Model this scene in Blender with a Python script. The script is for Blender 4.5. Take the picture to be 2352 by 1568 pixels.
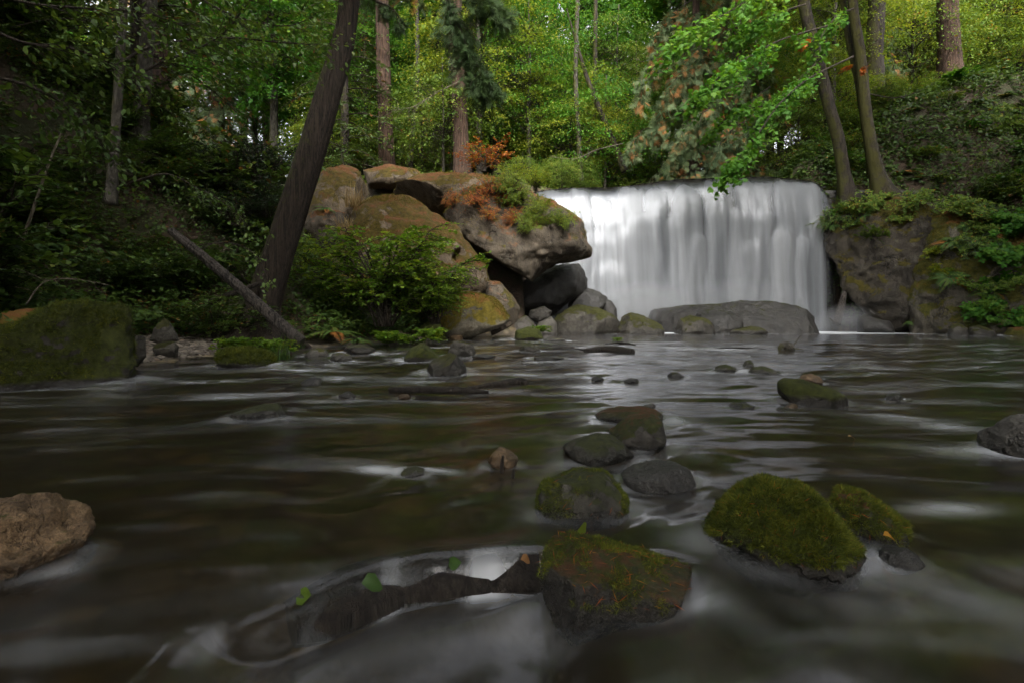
import bpy, bmesh, math, random
import numpy as np
from mathutils import Vector, Matrix

# ------------------------------------------------------------------ scene, camera, sky, sun, exposure
for _o in list(bpy.data.objects):
    bpy.data.objects.remove(_o, do_unlink=True)
SC = bpy.context.scene
COL = SC.collection
CAM_H = 0.6
F = 1306.7            # focal length in units of a 2352-wide picture
HOR = 725.3           # horizon row in that picture
PITCH = math.atan((784.0 - HOR) / F)

cam_data = bpy.data.cameras.new("camera")
cam_data.sensor_width = 36.0
cam_data.lens = 36.0 * F / 2352.0
cam_data.clip_start = 0.05
cam_data.clip_end = 1500.0
cam = bpy.data.objects.new("camera", cam_data)
COL.objects.link(cam)
cam.location = (0, 0, CAM_H)
cam.rotation_euler = (math.pi / 2 - PITCH, 0, 0)
SC.camera = cam

SUN_EL, SUN_AZ = math.radians(40), math.radians(172)      # azimuth measured from +Y towards +X
world = bpy.data.worlds.new("World")
SC.world = world
world.use_nodes = True
wn = world.node_tree
for n in list(wn.nodes):
    wn.nodes.remove(n)
w_out = wn.nodes.new("ShaderNodeOutputWorld")
w_bg = wn.nodes.new("ShaderNodeBackground")
w_sky = wn.nodes.new("ShaderNodeTexSky")
w_sky.sky_type = 'NISHITA'
w_sky.sun_disc = False
w_sky.sun_elevation = SUN_EL
w_sky.sun_rotation = SUN_AZ
w_sky.air_density = 1.0
w_sky.dust_density = 4.0
w_sky.ozone_density = 1.0
w_hsv = wn.nodes.new("ShaderNodeHueSaturation")          # overcast: a nearly colourless sky
w_hsv.inputs['Saturation'].default_value = 0.12
w_bg.inputs['Strength'].default_value = 0.15
wn.links.new(w_sky.outputs[0], w_hsv.inputs['Color'])
wn.links.new(w_hsv.outputs[0], w_bg.inputs['Color'])
wn.links.new(w_bg.outputs[0], w_out.inputs['Surface'])

sun_data = bpy.data.lights.new("sun", 'SUN')
sun_data.energy = 1.5
sun_data.angle = math.radians(45)
sun_data.color = (1.0, 0.94, 0.84)
sun = bpy.data.objects.new("sun", sun_data)
COL.objects.link(sun)
_sd = Vector((math.cos(SUN_EL) * math.sin(SUN_AZ), math.cos(SUN_EL) * math.cos(SUN_AZ), math.sin(SUN_EL)))
sun.rotation_euler = (-_sd).to_track_quat('-Z', 'Y').to_euler()

SC.view_settings.view_transform = 'Standard'
SC.view_settings.look = 'None'
SC.view_settings.exposure = 2.2
SC.view_settings.gamma = 1.0
SC.view_settings.use_curve_mapping = False
SC.render.engine = 'CYCLES'
cy = SC.cycles
cy.use_denoising = True
cy.max_bounces = 6
cy.diffuse_bounces = 3
cy.glossy_bounces = 3
cy.transmission_bounces = 5
cy.transparent_max_bounces = 12
cy.volume_bounces = 0
cy.volume_step_rate = 2.0
cy.use_adaptive_sampling = True
cy.adaptive_threshold = 0.03
cy.caustics_reflective = False
cy.caustics_refractive = True
cy.sample_clamp_indirect = 4.0
cy.blur_glossy = 0.5

# ------------------------------------------------------------------ small helpers
_cp, _sp = math.cos(PITCH), math.sin(PITCH)

def ray(qx, qy):
    a, b = (qx - 1176.0) / F, (784.0 - qy) / F
    return np.array([a, _cp + b * _sp, -_sp + b * _cp])

def at(qx, qy, Y):
    """The point at depth Y (metres ahead of the camera) that lies in direction qx, qy."""
    r = ray(qx, qy)
    return np.array([0, 0, CAM_H]) + r * (Y / r[1])

def on_water(qx, qy, z=0.0):
    r = ray(qx, qy)
    return np.array([0, 0, CAM_H]) + r * ((z - CAM_H) / r[2])

def smooth(a, b, x):
    t = np.clip((x - a) / (b - a), 0, 1)
    return t * t * (3 - 2 * t)

_perm = np.random.RandomState(7).permutation(4096)
_grad = np.random.RandomState(8).normal(size=(4096, 3))
_grad /= np.linalg.norm(_grad, axis=1)[:, None]

def pnoise(p, seed=0):
    """Gradient noise, p is (N,3)."""
    p = np.asarray(p, float) + seed * 17.31
    i = np.floor(p).astype(np.int64)
    f = p - i
    u = f * f * f * (f * (f * 6 - 15) + 10)
    out = 0
    for dx in (0, 1):
        wx = u[:, 0] if dx else 1 - u[:, 0]
        hx = _perm[(i[:, 0] + dx) & 4095]
        for dy in (0, 1):
            wy = u[:, 1] if dy else 1 - u[:, 1]
            hy = _perm[(hx + i[:, 1] + dy) & 4095]
            for dz in (0, 1):
                wz = u[:, 2] if dz else 1 - u[:, 2]
                g = _grad[_perm[(hy + i[:, 2] + dz) & 4095]]
                d = g[:, 0] * (f[:, 0] - dx) + g[:, 1] * (f[:, 1] - dy) + g[:, 2] * (f[:, 2] - dz)
                out = out + wx * wy * wz * d
    return out * 1.5

def fbm(p, octv=4, seed=0, gain=0.5, lac=2.03):
    p = np.asarray(p, float)
    o, a = 0, 1.0
    for k in range(octv):
        o = o + a * pnoise(p, seed + k * 3)
        p = p * lac
        a *= gain
    return o

def ridged(p, octv=4, seed=0):
    p = np.asarray(p, float)
    o, a = 0, 1.0
    for k in range(octv):
        o = o + a * (1 - 2 * np.abs(pnoise(p, seed + k * 5)))
        p = p * 2.1
        a *= 0.5
    return o

def mesh_np(name, V, Fc, attrs=None, smooth_shade=True):
    V = np.ascontiguousarray(V, dtype=np.float32)
    Fc = np.ascontiguousarray(Fc, dtype=np.int32)
    me = bpy.data.meshes.new(name)
    m, k = Fc.shape
    me.vertices.add(len(V))
    me.vertices.foreach_set("co", V.ravel())
    me.loops.add(m * k)
    me.loops.foreach_set("vertex_index", Fc.ravel())
    me.polygons.add(m)
    me.polygons.foreach_set("loop_start", np.arange(0, m * k, k, dtype=np.int32))
    me.polygons.foreach_set("loop_total", np.full(m, k, dtype=np.int32))
    me.polygons.foreach_set("use_smooth", np.full(m, smooth_shade, dtype=bool))
    for an, av in (attrs or {}).items():
        a = me.attributes.new(an, 'FLOAT', 'POINT')
        a.data.foreach_set("value", np.ascontiguousarray(av, dtype=np.float32))
    me.update(calc_edges=True)
    me.validate()
    return me

def link(name, me, mat=None, parent=None, loc=None, rotz=0.0, scale=None):
    o = bpy.data.objects.new(name, me)
    COL.objects.link(o)
    if mat is not None and me is not None and not me.materials:
        me.materials.append(mat)
    if parent is not None:
        o.parent = parent
    if loc is not None:
        o.location = loc
    o.rotation_euler = (0, 0, rotz)
    if scale is not None:
        o.scale = (scale, scale, scale) if np.isscalar(scale) else scale
    return o

def tag(o, label=None, cat=None, group=None, kind=None):
    if label: o["label"] = label
    if cat: o["category"] = cat
    if group: o["group"] = group
    if kind: o["kind"] = kind
    return o

def thing(name, label, cat, loc=(0, 0, 0), rotz=0.0, group=None, scale=None):
    o = bpy.data.objects.new(name, None)
    COL.objects.link(o)
    o.location = loc
    o.rotation_euler = (0, 0, rotz)
    o.empty_display_size = 0.1
    if scale is not None:
        o.scale = (scale, scale, scale) if np.isscalar(scale) else scale
    return tag(o, label, cat, group)

class Acc:
    """Collects vertices / triangles / a per-vertex value."""
    def __init__(s):
        s.V, s.F, s.A, s.n = [], [], [], 0
    def add(s, V, Fc, A=None):
        V = np.asarray(V, float)
        s.V.append(V)
        s.F.append(np.asarray(Fc, int) + s.n)
        s.A.append(np.zeros(len(V)) if A is None else np.broadcast_to(np.asarray(A, float), (len(V),)))
        s.n += len(V)
    def mesh(s, name, smooth_shade=True):
        return mesh_np(name, np.concatenate(s.V), np.concatenate(s.F), {"rnd": np.concatenate(s.A)}, smooth_shade)

def unit(v):
    v = np.asarray(v, float)
    return v / np.maximum(np.linalg.norm(v, axis=-1, keepdims=True), 1e-9)

def tube(P, R, sides=6, cap=True):
    P = np.asarray(P, float)
    R = np.broadcast_to(np.asarray(R, float), (len(P),))
    T = unit(np.gradient(P, axis=0))
    ref = np.array([0.31, 0.87, 0.11]) if abs(T[:, 2]).mean() > 0.5 else np.array([0.1, 0.05, 1.0])
    A = unit(np.cross(T, ref))
    B = np.cross(T, A)
    th = np.linspace(0, 2 * math.pi, sides, endpoint=False)
    ring = P[:, None] + R[:, None, None] * (A[:, None] * np.cos(th)[None, :, None] + B[:, None] * np.sin(th)[None, :, None])
    V = ring.reshape(-1, 3)
    n = len(P)
    i, j = np.meshgrid(np.arange(n - 1), np.arange(sides), indexing='ij')
    a = (i * sides + j).ravel(); b = (i * sides + (j + 1) % sides).ravel()
    c = ((i + 1) * sides + (j + 1) % sides).ravel(); d = ((i + 1) * sides + j).ravel()
    Fc = np.concatenate([np.stack([a, b, c], 1), np.stack([a, c, d], 1)])
    if cap:
        V = np.concatenate([V, P[:1], P[-1:]])
        k = np.arange(sides)
        f0 = np.stack([np.full(sides, n * sides), (k + 1) % sides, k], 1)
        f1 = np.stack([np.full(sides, n * sides + 1), (n - 1) * sides + k, (n - 1) * sides + (k + 1) % sides], 1)
        Fc = np.concatenate([Fc, f0, f1])
    return V, Fc

def curve(pts, n=24):
    """Smooth curve through a few points (Catmull-Rom)."""
    P = np.asarray(pts, float)
    P = np.concatenate([[2 * P[0] - P[1]], P, [2 * P[-1] - P[-2]]])
    m = len(P) - 3
    t = np.linspace(0, m - 1e-6, n)
    k = t.astype(int)
    u = (t - k)[:, None]
    p0, p1, p2, p3 = P[k], P[k + 1], P[k + 2], P[k + 3]
    return 0.5 * ((2 * p1) + (-p0 + p2) * u + (2 * p0 - 5 * p1 + 4 * p2 - p3) * u ** 2 + (-p0 + 3 * p1 - 3 * p2 + p3) * u ** 3)

# ------------------------------------------------------------------ materials
class NT:
    def __init__(s, name):
        s.m = bpy.data.materials.new(name)
        s.m.use_nodes = True
        s.t = s.m.node_tree
        for n in list(s.t.nodes):
            s.t.nodes.remove(n)
        s.out = s.t.nodes.new("ShaderNodeOutputMaterial")
    def n(s, typ, **kw):
        nd = s.t.nodes.new("ShaderNode" + typ)
        for k, v in kw.items():
            if k in nd.inputs.keys():
                s.set(nd.inputs[k], v)
            else:
                setattr(nd, k, v)
        return nd
    def set(s, sock, v):
        if hasattr(v, 'is_output'):
            s.t.links.new(v, sock)
        elif isinstance(v, (tuple, list)) and len(v) == 3 and sock.type == 'RGBA':
            sock.default_value = (*v, 1.0)
        else:
            sock.default_value = v
    def math(s, op, a, b=0.0, c=0.0, clamp=False):
        nd = s.t.nodes.new("ShaderNodeMath")
        nd.operation = op
        nd.use_clamp = clamp
        s.set(nd.inputs[0], a); s.set(nd.inputs[1], b)
        if len(nd.inputs) > 2: s.set(nd.inputs[2], c)
        return nd.outputs[0]
    def mix(s, f, a, b, blend='MIX'):
        nd = s.t.nodes.new("ShaderNodeMix")
        nd.data_type = 'RGBA'
        nd.blend_type = blend
        s.set(nd.inputs[0], f); s.set(nd.inputs[6], a); s.set(nd.inputs[7], b)
        return nd.outputs[2]
    def ramp(s, f, stops, interp='LINEAR'):
        nd = s.t.nodes.new("ShaderNodeValToRGB")
        cr = nd.color_ramp
        cr.interpolation = interp
        while len(cr.elements) < len(stops):
            cr.elements.new(0.5)
        for e, (p, c) in zip(cr.elements, stops):
            e.position = p
            e.color = (*c, 1.0) if isinstance(c, (tuple, list)) else (c, c, c, 1.0)
        s.set(nd.inputs[0], f)
        return nd.outputs[0]
    def noise(s, vec, scale, detail=4.0, rough=0.55, dist=0.0):
        nd = s.n("TexNoise")
        s.set(nd.inputs['Vector'], vec)
        nd.inputs['Scale'].default_value = scale
        nd.inputs['Detail'].default_value = detail
        nd.inputs['Roughness'].default_value = rough
        nd.inputs['Distortion'].default_value = dist
        return nd.outputs['Fac']
    def mapping(s, vec, scale=(1, 1, 1), loc=(0, 0, 0), rot=(0, 0, 0)):
        nd = s.n("Mapping")
        s.set(nd.inputs['Vector'], vec)
        nd.inputs['Scale'].default_value = scale
        nd.inputs['Location'].default_value = loc
        nd.inputs['Rotation'].default_value = rot
        return nd.outputs[0]
    def bump(s, h, strength=0.5, dist=0.05, normal=None):
        nd = s.n("Bump")
        s.set(nd.inputs['Height'], h)
        nd.inputs['Strength'].default_value = strength
        nd.inputs['Distance'].default_value = dist
        if normal is not None: s.set(nd.inputs['Normal'], normal)
        return nd.outputs[0]
    def done(s, shader):
        s.t.links.new(shader, s.out.inputs['Surface'])
        return s.m

def rock_mat(name, c0, c1, moss=0.5, moss_cols=((0.035, 0.045, 0.008), (0.11, 0.10, 0.015)), litter=0.0, litter_col=(0.16, 0.055, 0.015),
             rough=0.75, scale=1.0, bump=0.6, lichen=0.25, wet=0.0, line=None, cracks=1.0):
    t = NT(name)
    geo = t.n("NewGeometry")
    pos = geo.outputs['Position']
    sep = t.n("SeparateXYZ", Vector=geo.outputs['Normal'])
    big = t.noise(pos, 1.1 * scale, 5, 0.6, 0.4)
    mid = t.noise(pos, 6 * scale, 6, 0.65, 0.2)
    fine = t.noise(pos, 40 * scale, 5, 0.7)
    col = t.mix(t.ramp(mid, [(0.3, 0.0), (0.7, 1.0)]), c0, c1)
    col = t.mix(t.ramp(big, [(0.35, 0.0), (0.65, 0.75)]), col, tuple(x * 0.55 for x in c0))
    col = t.mix(t.math('MULTIPLY', t.ramp(fine, [(0.42, 0.0), (0.62, 1.0)]), 0.35), col, tuple(min(1, x * 1.7) for x in c1))
    # dark seep stains running down the face
    stn = t.ramp(t.noise(t.mapping(pos, (1, 1, 0.22)), 2.6 * scale, 6, 0.7, 0.4), [(0.46, 0.0), (0.60, 1.0)])
    col = t.mix(t.math('MULTIPLY', stn, 0.6), col, tuple(x * 0.45 for x in c0))
    # pale lichen blotches
    lm = t.ramp(t.noise(pos, 3.3 * scale, 7, 0.75, 0.6), [(0.56, 0.0), (0.63, 1.0)])
    col = t.mix(t.math('MULTIPLY', lm, lichen), col, (0.30, 0.29, 0.24))
    # cracks
    vc = t.n("TexVoronoi", feature='DISTANCE_TO_EDGE', Scale=1.5 * scale)
    wv = t.n("VectorMath", operation='ADD')
    nzc = t.n("TexNoise"); t.set(nzc.inputs['Vector'], pos); nzc.inputs['Scale'].default_value = 2.2 * scale; nzc.inputs['Detail'].default_value = 5
    t.set(wv.inputs[0], pos); t.set(wv.inputs[1], nzc.outputs['Color'])
    t.set(vc.inputs['Vector'], wv.outputs[0])
    crack = t.ramp(vc.outputs['Distance'], [(0.0, 1.0), (0.035, 0.0)])
    crack = t.math('MULTIPLY', t.math('MULTIPLY', crack, cracks), t.ramp(big, [(0.42, 0.0), (0.58, 1.0)]))
    col = t.mix(t.math('MULTIPLY', crack, 0.75), col, tuple(x * 0.22 for x in c0))
    spk = t.ramp(t.noise(pos, 95 * scale, 3, 0.6), [(0.40, 1.0), (0.50, 0.0)])
    col = t.mix(t.math('MULTIPLY', spk, 0.45), col, tuple(x * 0.4 for x in c0))
    # moss sits on what faces up, with a ragged edge
    mm = t.math('ADD', t.math('MULTIPLY', sep.outputs['Z'], 0.9), t.math('MULTIPLY', t.math('SUBTRACT', t.noise(pos, 1.9 * scale, 7, 0.7, 0.5), 0.5), 2.2))
    mmask = t.ramp(t.math('ADD', mm, moss - 0.5), [(0.36, 0.0), (0.50, 1.0)])
    if line:                                      # splash keeps the foot of the stone bare, dark and wet
        spz = t.n("SeparateXYZ", Vector=pos)
        zz = t.math('ADD', spz.outputs['Z'], t.math('MULTIPLY', t.math('SUBTRACT', t.noise(pos, 3.0 * scale, 5, 0.7), 0.5), line * 1.6))
        dry = t.ramp(t.math('MULTIPLY', zz, 1.0 / line), [(0.45, 0.0), (1.0, 1.0)])
        mmask = t.math('MULTIPLY', mmask, dry)
        col = t.mix(dry, t.mix(1.0, col, (0.45, 0.44, 0.42), 'MULTIPLY'), col)
    mcol = t.mix(t.ramp(t.noise(pos, 9 * scale, 6, 0.7), [(0.3, 0.0), (0.72, 1.0)]), moss_cols[0], moss_cols[1])
    col = t.mix(mmask, col, mcol)
    if litter > 0:
        lt = t.ramp(t.math('ADD', t.math('MULTIPLY', sep.outputs['Z'], 0.35), t.noise(pos, 2.4 * scale, 8, 0.75, 0.8)),
                    [(0.78 - 0.3 * litter, 0.0), (0.92 - 0.3 * litter, 1.0)])
        lcol = t.mix(t.noise(pos, 60 * scale, 4, 0.7), tuple(x * 0.35 for x in litter_col), tuple(min(1, x * 1.6) for x in litter_col))
        col = t.mix(lt, col, lcol)
    h = t.math('SUBTRACT', t.math('ADD', t.math('MULTIPLY', mid, 0.9), t.math('MULTIPLY', fine, 0.4)), t.math('MULTIPLY', crack, 0.5))
    fz = t.noise(pos, 130 * scale, 3, 0.8)
    h2 = t.math('ADD', h, t.math('MULTIPLY', t.math('MULTIPLY', fz, mmask), 0.8))
    bs = t.n("BsdfPrincipled")
    t.set(bs.inputs['Base Color'], col)
    rr = t.math('ADD', t.math('MULTIPLY', mmask, 0.95 - rough), rough)
    rr = t.math('ADD', rr, t.math('MULTIPLY', t.math('SUBTRACT', fine, 0.5), 0.25), clamp=True)
    if line:
        rr = t.math('MULTIPLY', rr, t.math('ADD', t.math('MULTIPLY', dry, 0.55), 0.45))
    t.set(bs.inputs['Roughness'], rr)
    bs.inputs['Specular IOR Level'].default_value = 0.28 + wet * 0.14
    t.set(bs.inputs['Normal'], t.bump(h2, bump, 0.06 / scale))
    return t.done(bs.outputs[0])

def leaf_mat(name, stops, trans=0.38, rough=0.55, spec=0.18, tint=(1.35, 1.25, 0.55)):
    t = NT(name)
    a = t.n("Attribute", attribute_name="rnd")
    oi = t.n("ObjectInfo")
    f = t.math('ADD', a.outputs['Fac'], t.math('MULTIPLY', t.math('SUBTRACT', oi.outputs['Random'], 0.5), 0.22), clamp=True)
    col = t.ramp(f, stops)
    bs = t.n("BsdfPrincipled", Roughness=rough)
    t.set(bs.inputs['Base Color'], col)
    bs.inputs['Specular IOR Level'].default_value = spec
    tr = t.n("BsdfTranslucent")
    t.set(tr.inputs['Color'], t.mix(1.0, col, tint, 'MULTIPLY'))
    mx = t.n("MixShader")
    mx.inputs[0].default_value = trans
    t.t.links.new(bs.outputs[0], mx.inputs[1])
    t.t.links.new(tr.outputs[0], mx.inputs[2])
    return t.done(mx.outputs[0])

def bark_mat(name, c0, c1, moss=0.0, scale=1.0, zs=0.12, rough=0.85, moss_col=(0.06, 0.06, 0.012), bump=0.8):
    t = NT(name)
    tc = t.n("TexCoord")
    v = t.mapping(tc.outputs['Object'], (scale, scale, scale * zs))
    f1 = t.noise(v, 14, 6, 0.7, 0.6)
    f2 = t.noise(v, 42, 4, 0.7)
    f3 = t.noise(tc.outputs['Object'], 1.3 * scale, 4, 0.6)
    col = t.mix(t.ramp(f1, [(0.40, 0.0), (0.60, 1.0)]), tuple(x * 0.6 for x in c0), c1)
    col = t.mix(t.math('MULTIPLY', t.ramp(f2, [(0.4, 0.0), (0.6, 1.0)]), 0.4), col, c0)
    col = t.mix(t.math('MULTIPLY', f3, 0.5), col, tuple(x * 0.5 for x in c0))
    if moss > 0:
        geo = t.n("NewGeometry")
        sp = t.n("SeparateXYZ", Vector=geo.outputs['Normal'])
        mk = t.math('ADD', t.noise(tc.outputs['Object'], 2.2 * scale, 7, 0.75, 0.5), t.math('MULTIPLY', sp.outputs['X'], -0.14))
        col = t.mix(t.ramp(mk, [(0.68 - 0.3 * moss, 0.0), (0.80 - 0.3 * moss, 1.0)]), col, moss_col)
    bs = t.n("BsdfPrincipled", Roughness=rough)
    t.set(bs.inputs['Base Color'], col)
    bs.inputs['Specular IOR Level'].default_value = 0.25
    t.set(bs.inputs['Normal'], t.bump(t.math('ADD', f1, t.math('MULTIPLY', f2, 0.4)), bump, 0.09))
    return t.done(bs.outputs[0])

M = {}
M['rock_grey'] = rock_mat('grey_stone', (0.045, 0.041, 0.035), (0.12, 0.11, 0.095), moss=0.05, lichen=0.22, line=0.06, scale=1.5, bump=0.9)
M['rock_mossy'] = rock_mat('mossy_stone', (0.034, 0.03, 0.025), (0.085, 0.077, 0.062), moss=0.36, lichen=0.14, scale=1.6, line=0.16, bump=1.0,
                           moss_cols=((0.018, 0.022, 0.005), (0.075, 0.072, 0.014)))
M['rock_moss_heavy'] = rock_mat('thick_moss_stone', (0.025, 0.022, 0.018), (0.06, 0.052, 0.044), moss=1.15, lichen=0.0, scale=2.0, line=0.06, bump=0.9,
                                moss_cols=((0.014, 0.021, 0.004), (0.07, 0.076, 0.011)))
M['rock_dark'] = rock_mat('dark_wet_stone', (0.013, 0.012, 0.011), (0.042, 0.038, 0.033), moss=0.0, lichen=0.04, rough=0.45, wet=0.7, cracks=0.2, scale=1.5, bump=0.9,
                          moss_cols=((0.025, 0.03, 0.008), (0.06, 0.06, 0.015)))
M['rock_near'] = rock_mat('stream_stone', (0.022, 0.02, 0.016), (0.065, 0.058, 0.044), moss=0.3, lichen=0.1, rough=0.6, scale=3.5, wet=0.5, line=0.05, bump=1.0,
                          moss_cols=((0.014, 0.02, 0.004), (0.055, 0.06, 0.012)))
M['rock_litter'] = rock_mat('needle_strewn_stone', (0.018, 0.016, 0.014), (0.052, 0.045, 0.036), moss=0.45, lichen=0.05, rough=0.6, scale=4, litter=0.06, line=0.05, bump=1.0,
                            moss_cols=((0.012, 0.019, 0.004), (0.055, 0.06, 0.011)), litter_col=(0.085, 0.036, 0.014))
M['rock_brown'] = rock_mat('ochre_stone', (0.085, 0.052, 0.026), (0.20, 0.13, 0.068), moss=-0.1, lichen=0.05, rough=0.7, scale=4, bump=1.0, line=0.05,
                           moss_cols=((0.05, 0.05, 0.015), (0.09, 0.08, 0.02)))
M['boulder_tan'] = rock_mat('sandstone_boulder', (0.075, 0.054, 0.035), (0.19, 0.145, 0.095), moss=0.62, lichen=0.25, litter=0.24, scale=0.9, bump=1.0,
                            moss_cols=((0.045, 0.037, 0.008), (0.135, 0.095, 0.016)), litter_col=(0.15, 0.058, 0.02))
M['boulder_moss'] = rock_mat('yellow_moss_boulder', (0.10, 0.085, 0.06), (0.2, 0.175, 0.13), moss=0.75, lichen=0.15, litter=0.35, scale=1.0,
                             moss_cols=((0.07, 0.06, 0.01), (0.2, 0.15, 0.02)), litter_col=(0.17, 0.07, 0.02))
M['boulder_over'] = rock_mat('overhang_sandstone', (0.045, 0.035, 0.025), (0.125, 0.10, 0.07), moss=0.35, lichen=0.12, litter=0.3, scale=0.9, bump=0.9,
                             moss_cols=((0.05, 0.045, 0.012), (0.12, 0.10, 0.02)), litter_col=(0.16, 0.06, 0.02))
M['boulder_shoulder'] = rock_mat('shade_darkened_rock', (0.028, 0.023, 0.018), (0.075, 0.062, 0.045), moss=0.55, lichen=0.12, scale=0.9, bump=1.0,
                              moss_cols=((0.035, 0.034, 0.008), (0.12, 0.095, 0.014)), litter=0.12)  # albedo lowered to stand in for shade on the right shoulder boulder
M['boulder_right'] = rock_mat('lit_moss_boulder', (0.06, 0.052, 0.04), (0.15, 0.13, 0.098), moss=0.75, lichen=0.2, scale=0.9, bump=0.9,
                              moss_cols=((0.035, 0.04, 0.008), (0.12, 0.105, 0.015)), litter=0.15)  # moss coloured lighter to stand in for light on the tall boulder
M['cliff'] = rock_mat('wet_cliff', (0.03, 0.028, 0.026), (0.08, 0.075, 0.068), moss=-0.3, lichen=0.02, rough=0.4, wet=1.0, scale=0.8, bump=0.9)

G = lambda *c: c
M['leaf_mid'] = leaf_mat('woodland_leaf', [(0.0, (0.045, 0.085, 0.016)), (0.35, (0.085, 0.145, 0.022)), (0.7, (0.135, 0.20, 0.03)), (0.93, (0.20, 0.21, 0.032)), (1.0, (0.24, 0.13, 0.03))])
M['leaf_bright'] = leaf_mat('maple_leaf', [(0.0, (0.03, 0.10, 0.014)), (0.5, (0.06, 0.16, 0.018)), (0.9, (0.11, 0.22, 0.025)), (1.0, (0.18, 0.26, 0.03))], trans=0.45)
M['leaf_yellow'] = leaf_mat('yellow_green_leaf', [(0.0, (0.07, 0.125, 0.015)), (0.5, (0.14, 0.20, 0.025)), (1.0, (0.25, 0.26, 0.035))], trans=0.5)
M['leaf_dark'] = leaf_mat('dark_glossy_leaf', [(0.0, (0.022, 0.05, 0.012)), (0.5, (0.06, 0.11, 0.022)), (0.9, (0.11, 0.165, 0.03)), (0.97, (0.13, 0.14, 0.03)), (1.0, (0.2, 0.1, 0.03))], trans=0.35, rough=0.45, spec=0.28)
M['leaf_holly'] = leaf_mat('glossy_small_leaf', [(0.0, (0.012, 0.03, 0.014)), (1.0, (0.04, 0.075, 0.03))], trans=0.1, rough=0.22, spec=0.6)
M['leaf_bush'] = leaf_mat('fresh_bush_leaf', [(0.0, (0.05, 0.11, 0.012)), (0.5, (0.10, 0.185, 0.02)), (1.0, (0.19, 0.25, 0.03))], trans=0.5)
M['needle'] = leaf_mat('fir_needle', [(0.0, (0.028, 0.055, 0.018)), (0.6, (0.06, 0.10, 0.028)), (0.9, (0.10, 0.14, 0.04)), (1.0, (0.15, 0.07, 0.025))], trans=0.22, rough=0.55)
M['cedar'] = leaf_mat('cedar_spray', [(0.0, (0.05, 0.08, 0.036)), (0.55, (0.105, 0.15, 0.068)), (0.8, (0.15, 0.18, 0.08)), (0.88, (0.26, 0.12, 0.045)), (1.0, (0.30, 0.13, 0.04))], trans=0.25, rough=0.55)
M['fern'] = leaf_mat('fern_frond', [(0.0, (0.025, 0.06, 0.015)), (0.6, (0.06, 0.115, 0.025)), (0.9, (0.12, 0.15, 0.03)), (1.0, (0.22, 0.09, 0.02))], trans=0.3)
M['leaf_red'] = leaf_mat('autumn_leaf', [(0.0, (0.16, 0.045, 0.012)), (0.5, (0.28, 0.075, 0.018)), (0.75, (0.30, 0.15, 0.02)), (1.0, (0.2, 0.2, 0.03))], trans=0.35)
M['leaf_dead'] = leaf_mat('fallen_leaf', [(0.0, (0.09, 0.05, 0.025)), (0.5, (0.18, 0.09, 0.035)), (1.0, (0.3, 0.19, 0.07))], trans=0.1, rough=0.6)
M['straw'] = leaf_mat('dry_grass', [(0.0, (0.16, 0.1, 0.04)), (1.0, (0.34, 0.25, 0.12))], trans=0.2, rough=0.6)
M['moss'] = leaf_mat('moss_blade', [(0.0, (0.022, 0.034, 0.005)), (0.5, (0.085, 0.10, 0.012)), (0.93, (0.17, 0.165, 0.02)), (1.0, (0.22, 0.09, 0.02))], trans=0.3, rough=0.7)
M['moss_gold'] = leaf_mat('golden_moss_blade', [(0.0, (0.06, 0.055, 0.01)), (0.6, (0.15, 0.125, 0.016)), (1.0, (0.22, 0.17, 0.03))], trans=0.25, rough=0.8)
M['bark_red'] = bark_mat('fir_bark', (0.03, 0.018, 0.012), (0.115, 0.066, 0.043), bump=1.0, scale=1.6, zs=0.08)
M['bark_cedar'] = bark_mat('cedar_bark', (0.017, 0.012, 0.009), (0.078, 0.056, 0.04), moss=0.4, scale=2.3, zs=0.035, moss_col=(0.04, 0.042, 0.011), bump=1.0)
M['bark_grey'] = bark_mat('grey_bark', (0.045, 0.039, 0.031), (0.12, 0.108, 0.086), moss=0.5, zs=0.4)
M['bark_dark'] = bark_mat('dark_bark', (0.018, 0.014, 0.011), (0.055, 0.043, 0.033), moss=0.55, zs=0.15, moss_col=(0.045, 0.044, 0.01))
M['bark_mossy'] = bark_mat('mossy_bark', (0.025, 0.02, 0.014), (0.075, 0.06, 0.043), moss=0.7, zs=0.2, moss_col=(0.05, 0.047, 0.011))
M['twig'] = bark_mat('twig_bark', (0.03, 0.023, 0.017), (0.08, 0.062, 0.045), scale=2)
M['twig_pale'] = bark_mat('pale_twig', (0.12, 0.1, 0.075), (0.24, 0.2, 0.15), scale=2)
M['log_burnt'] = bark_mat('weathered_log', (0.02, 0.017, 0.015), (0.16, 0.135, 0.115), scale=2.0, zs=0.3, bump=1.0)
M['log_wet'] = bark_mat('wet_driftwood', (0.018, 0.015, 0.013), (0.06, 0.048, 0.038), scale=3, rough=0.4)
# ------------------------------------------------------------------ terrain
def x_left(y):
    return np.interp(y, [-30, 0, 4, 5.0, 5.7, 6.5, 8, 10.5, 13, 16, 19, 22.5, 60], [-9, -7.0, -6.2, -5.4, -4.5, -4.4, -4.7, -4.0, -3.2, -2.4, -0.8, 0.2, 0.2])

def x_right(y):
    return np.interp(y, [-30, 0, 10, 16, 19, 22.5, 60], [10, 12, 15, 15.2, 15.2, 13.6, 13.6])

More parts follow.
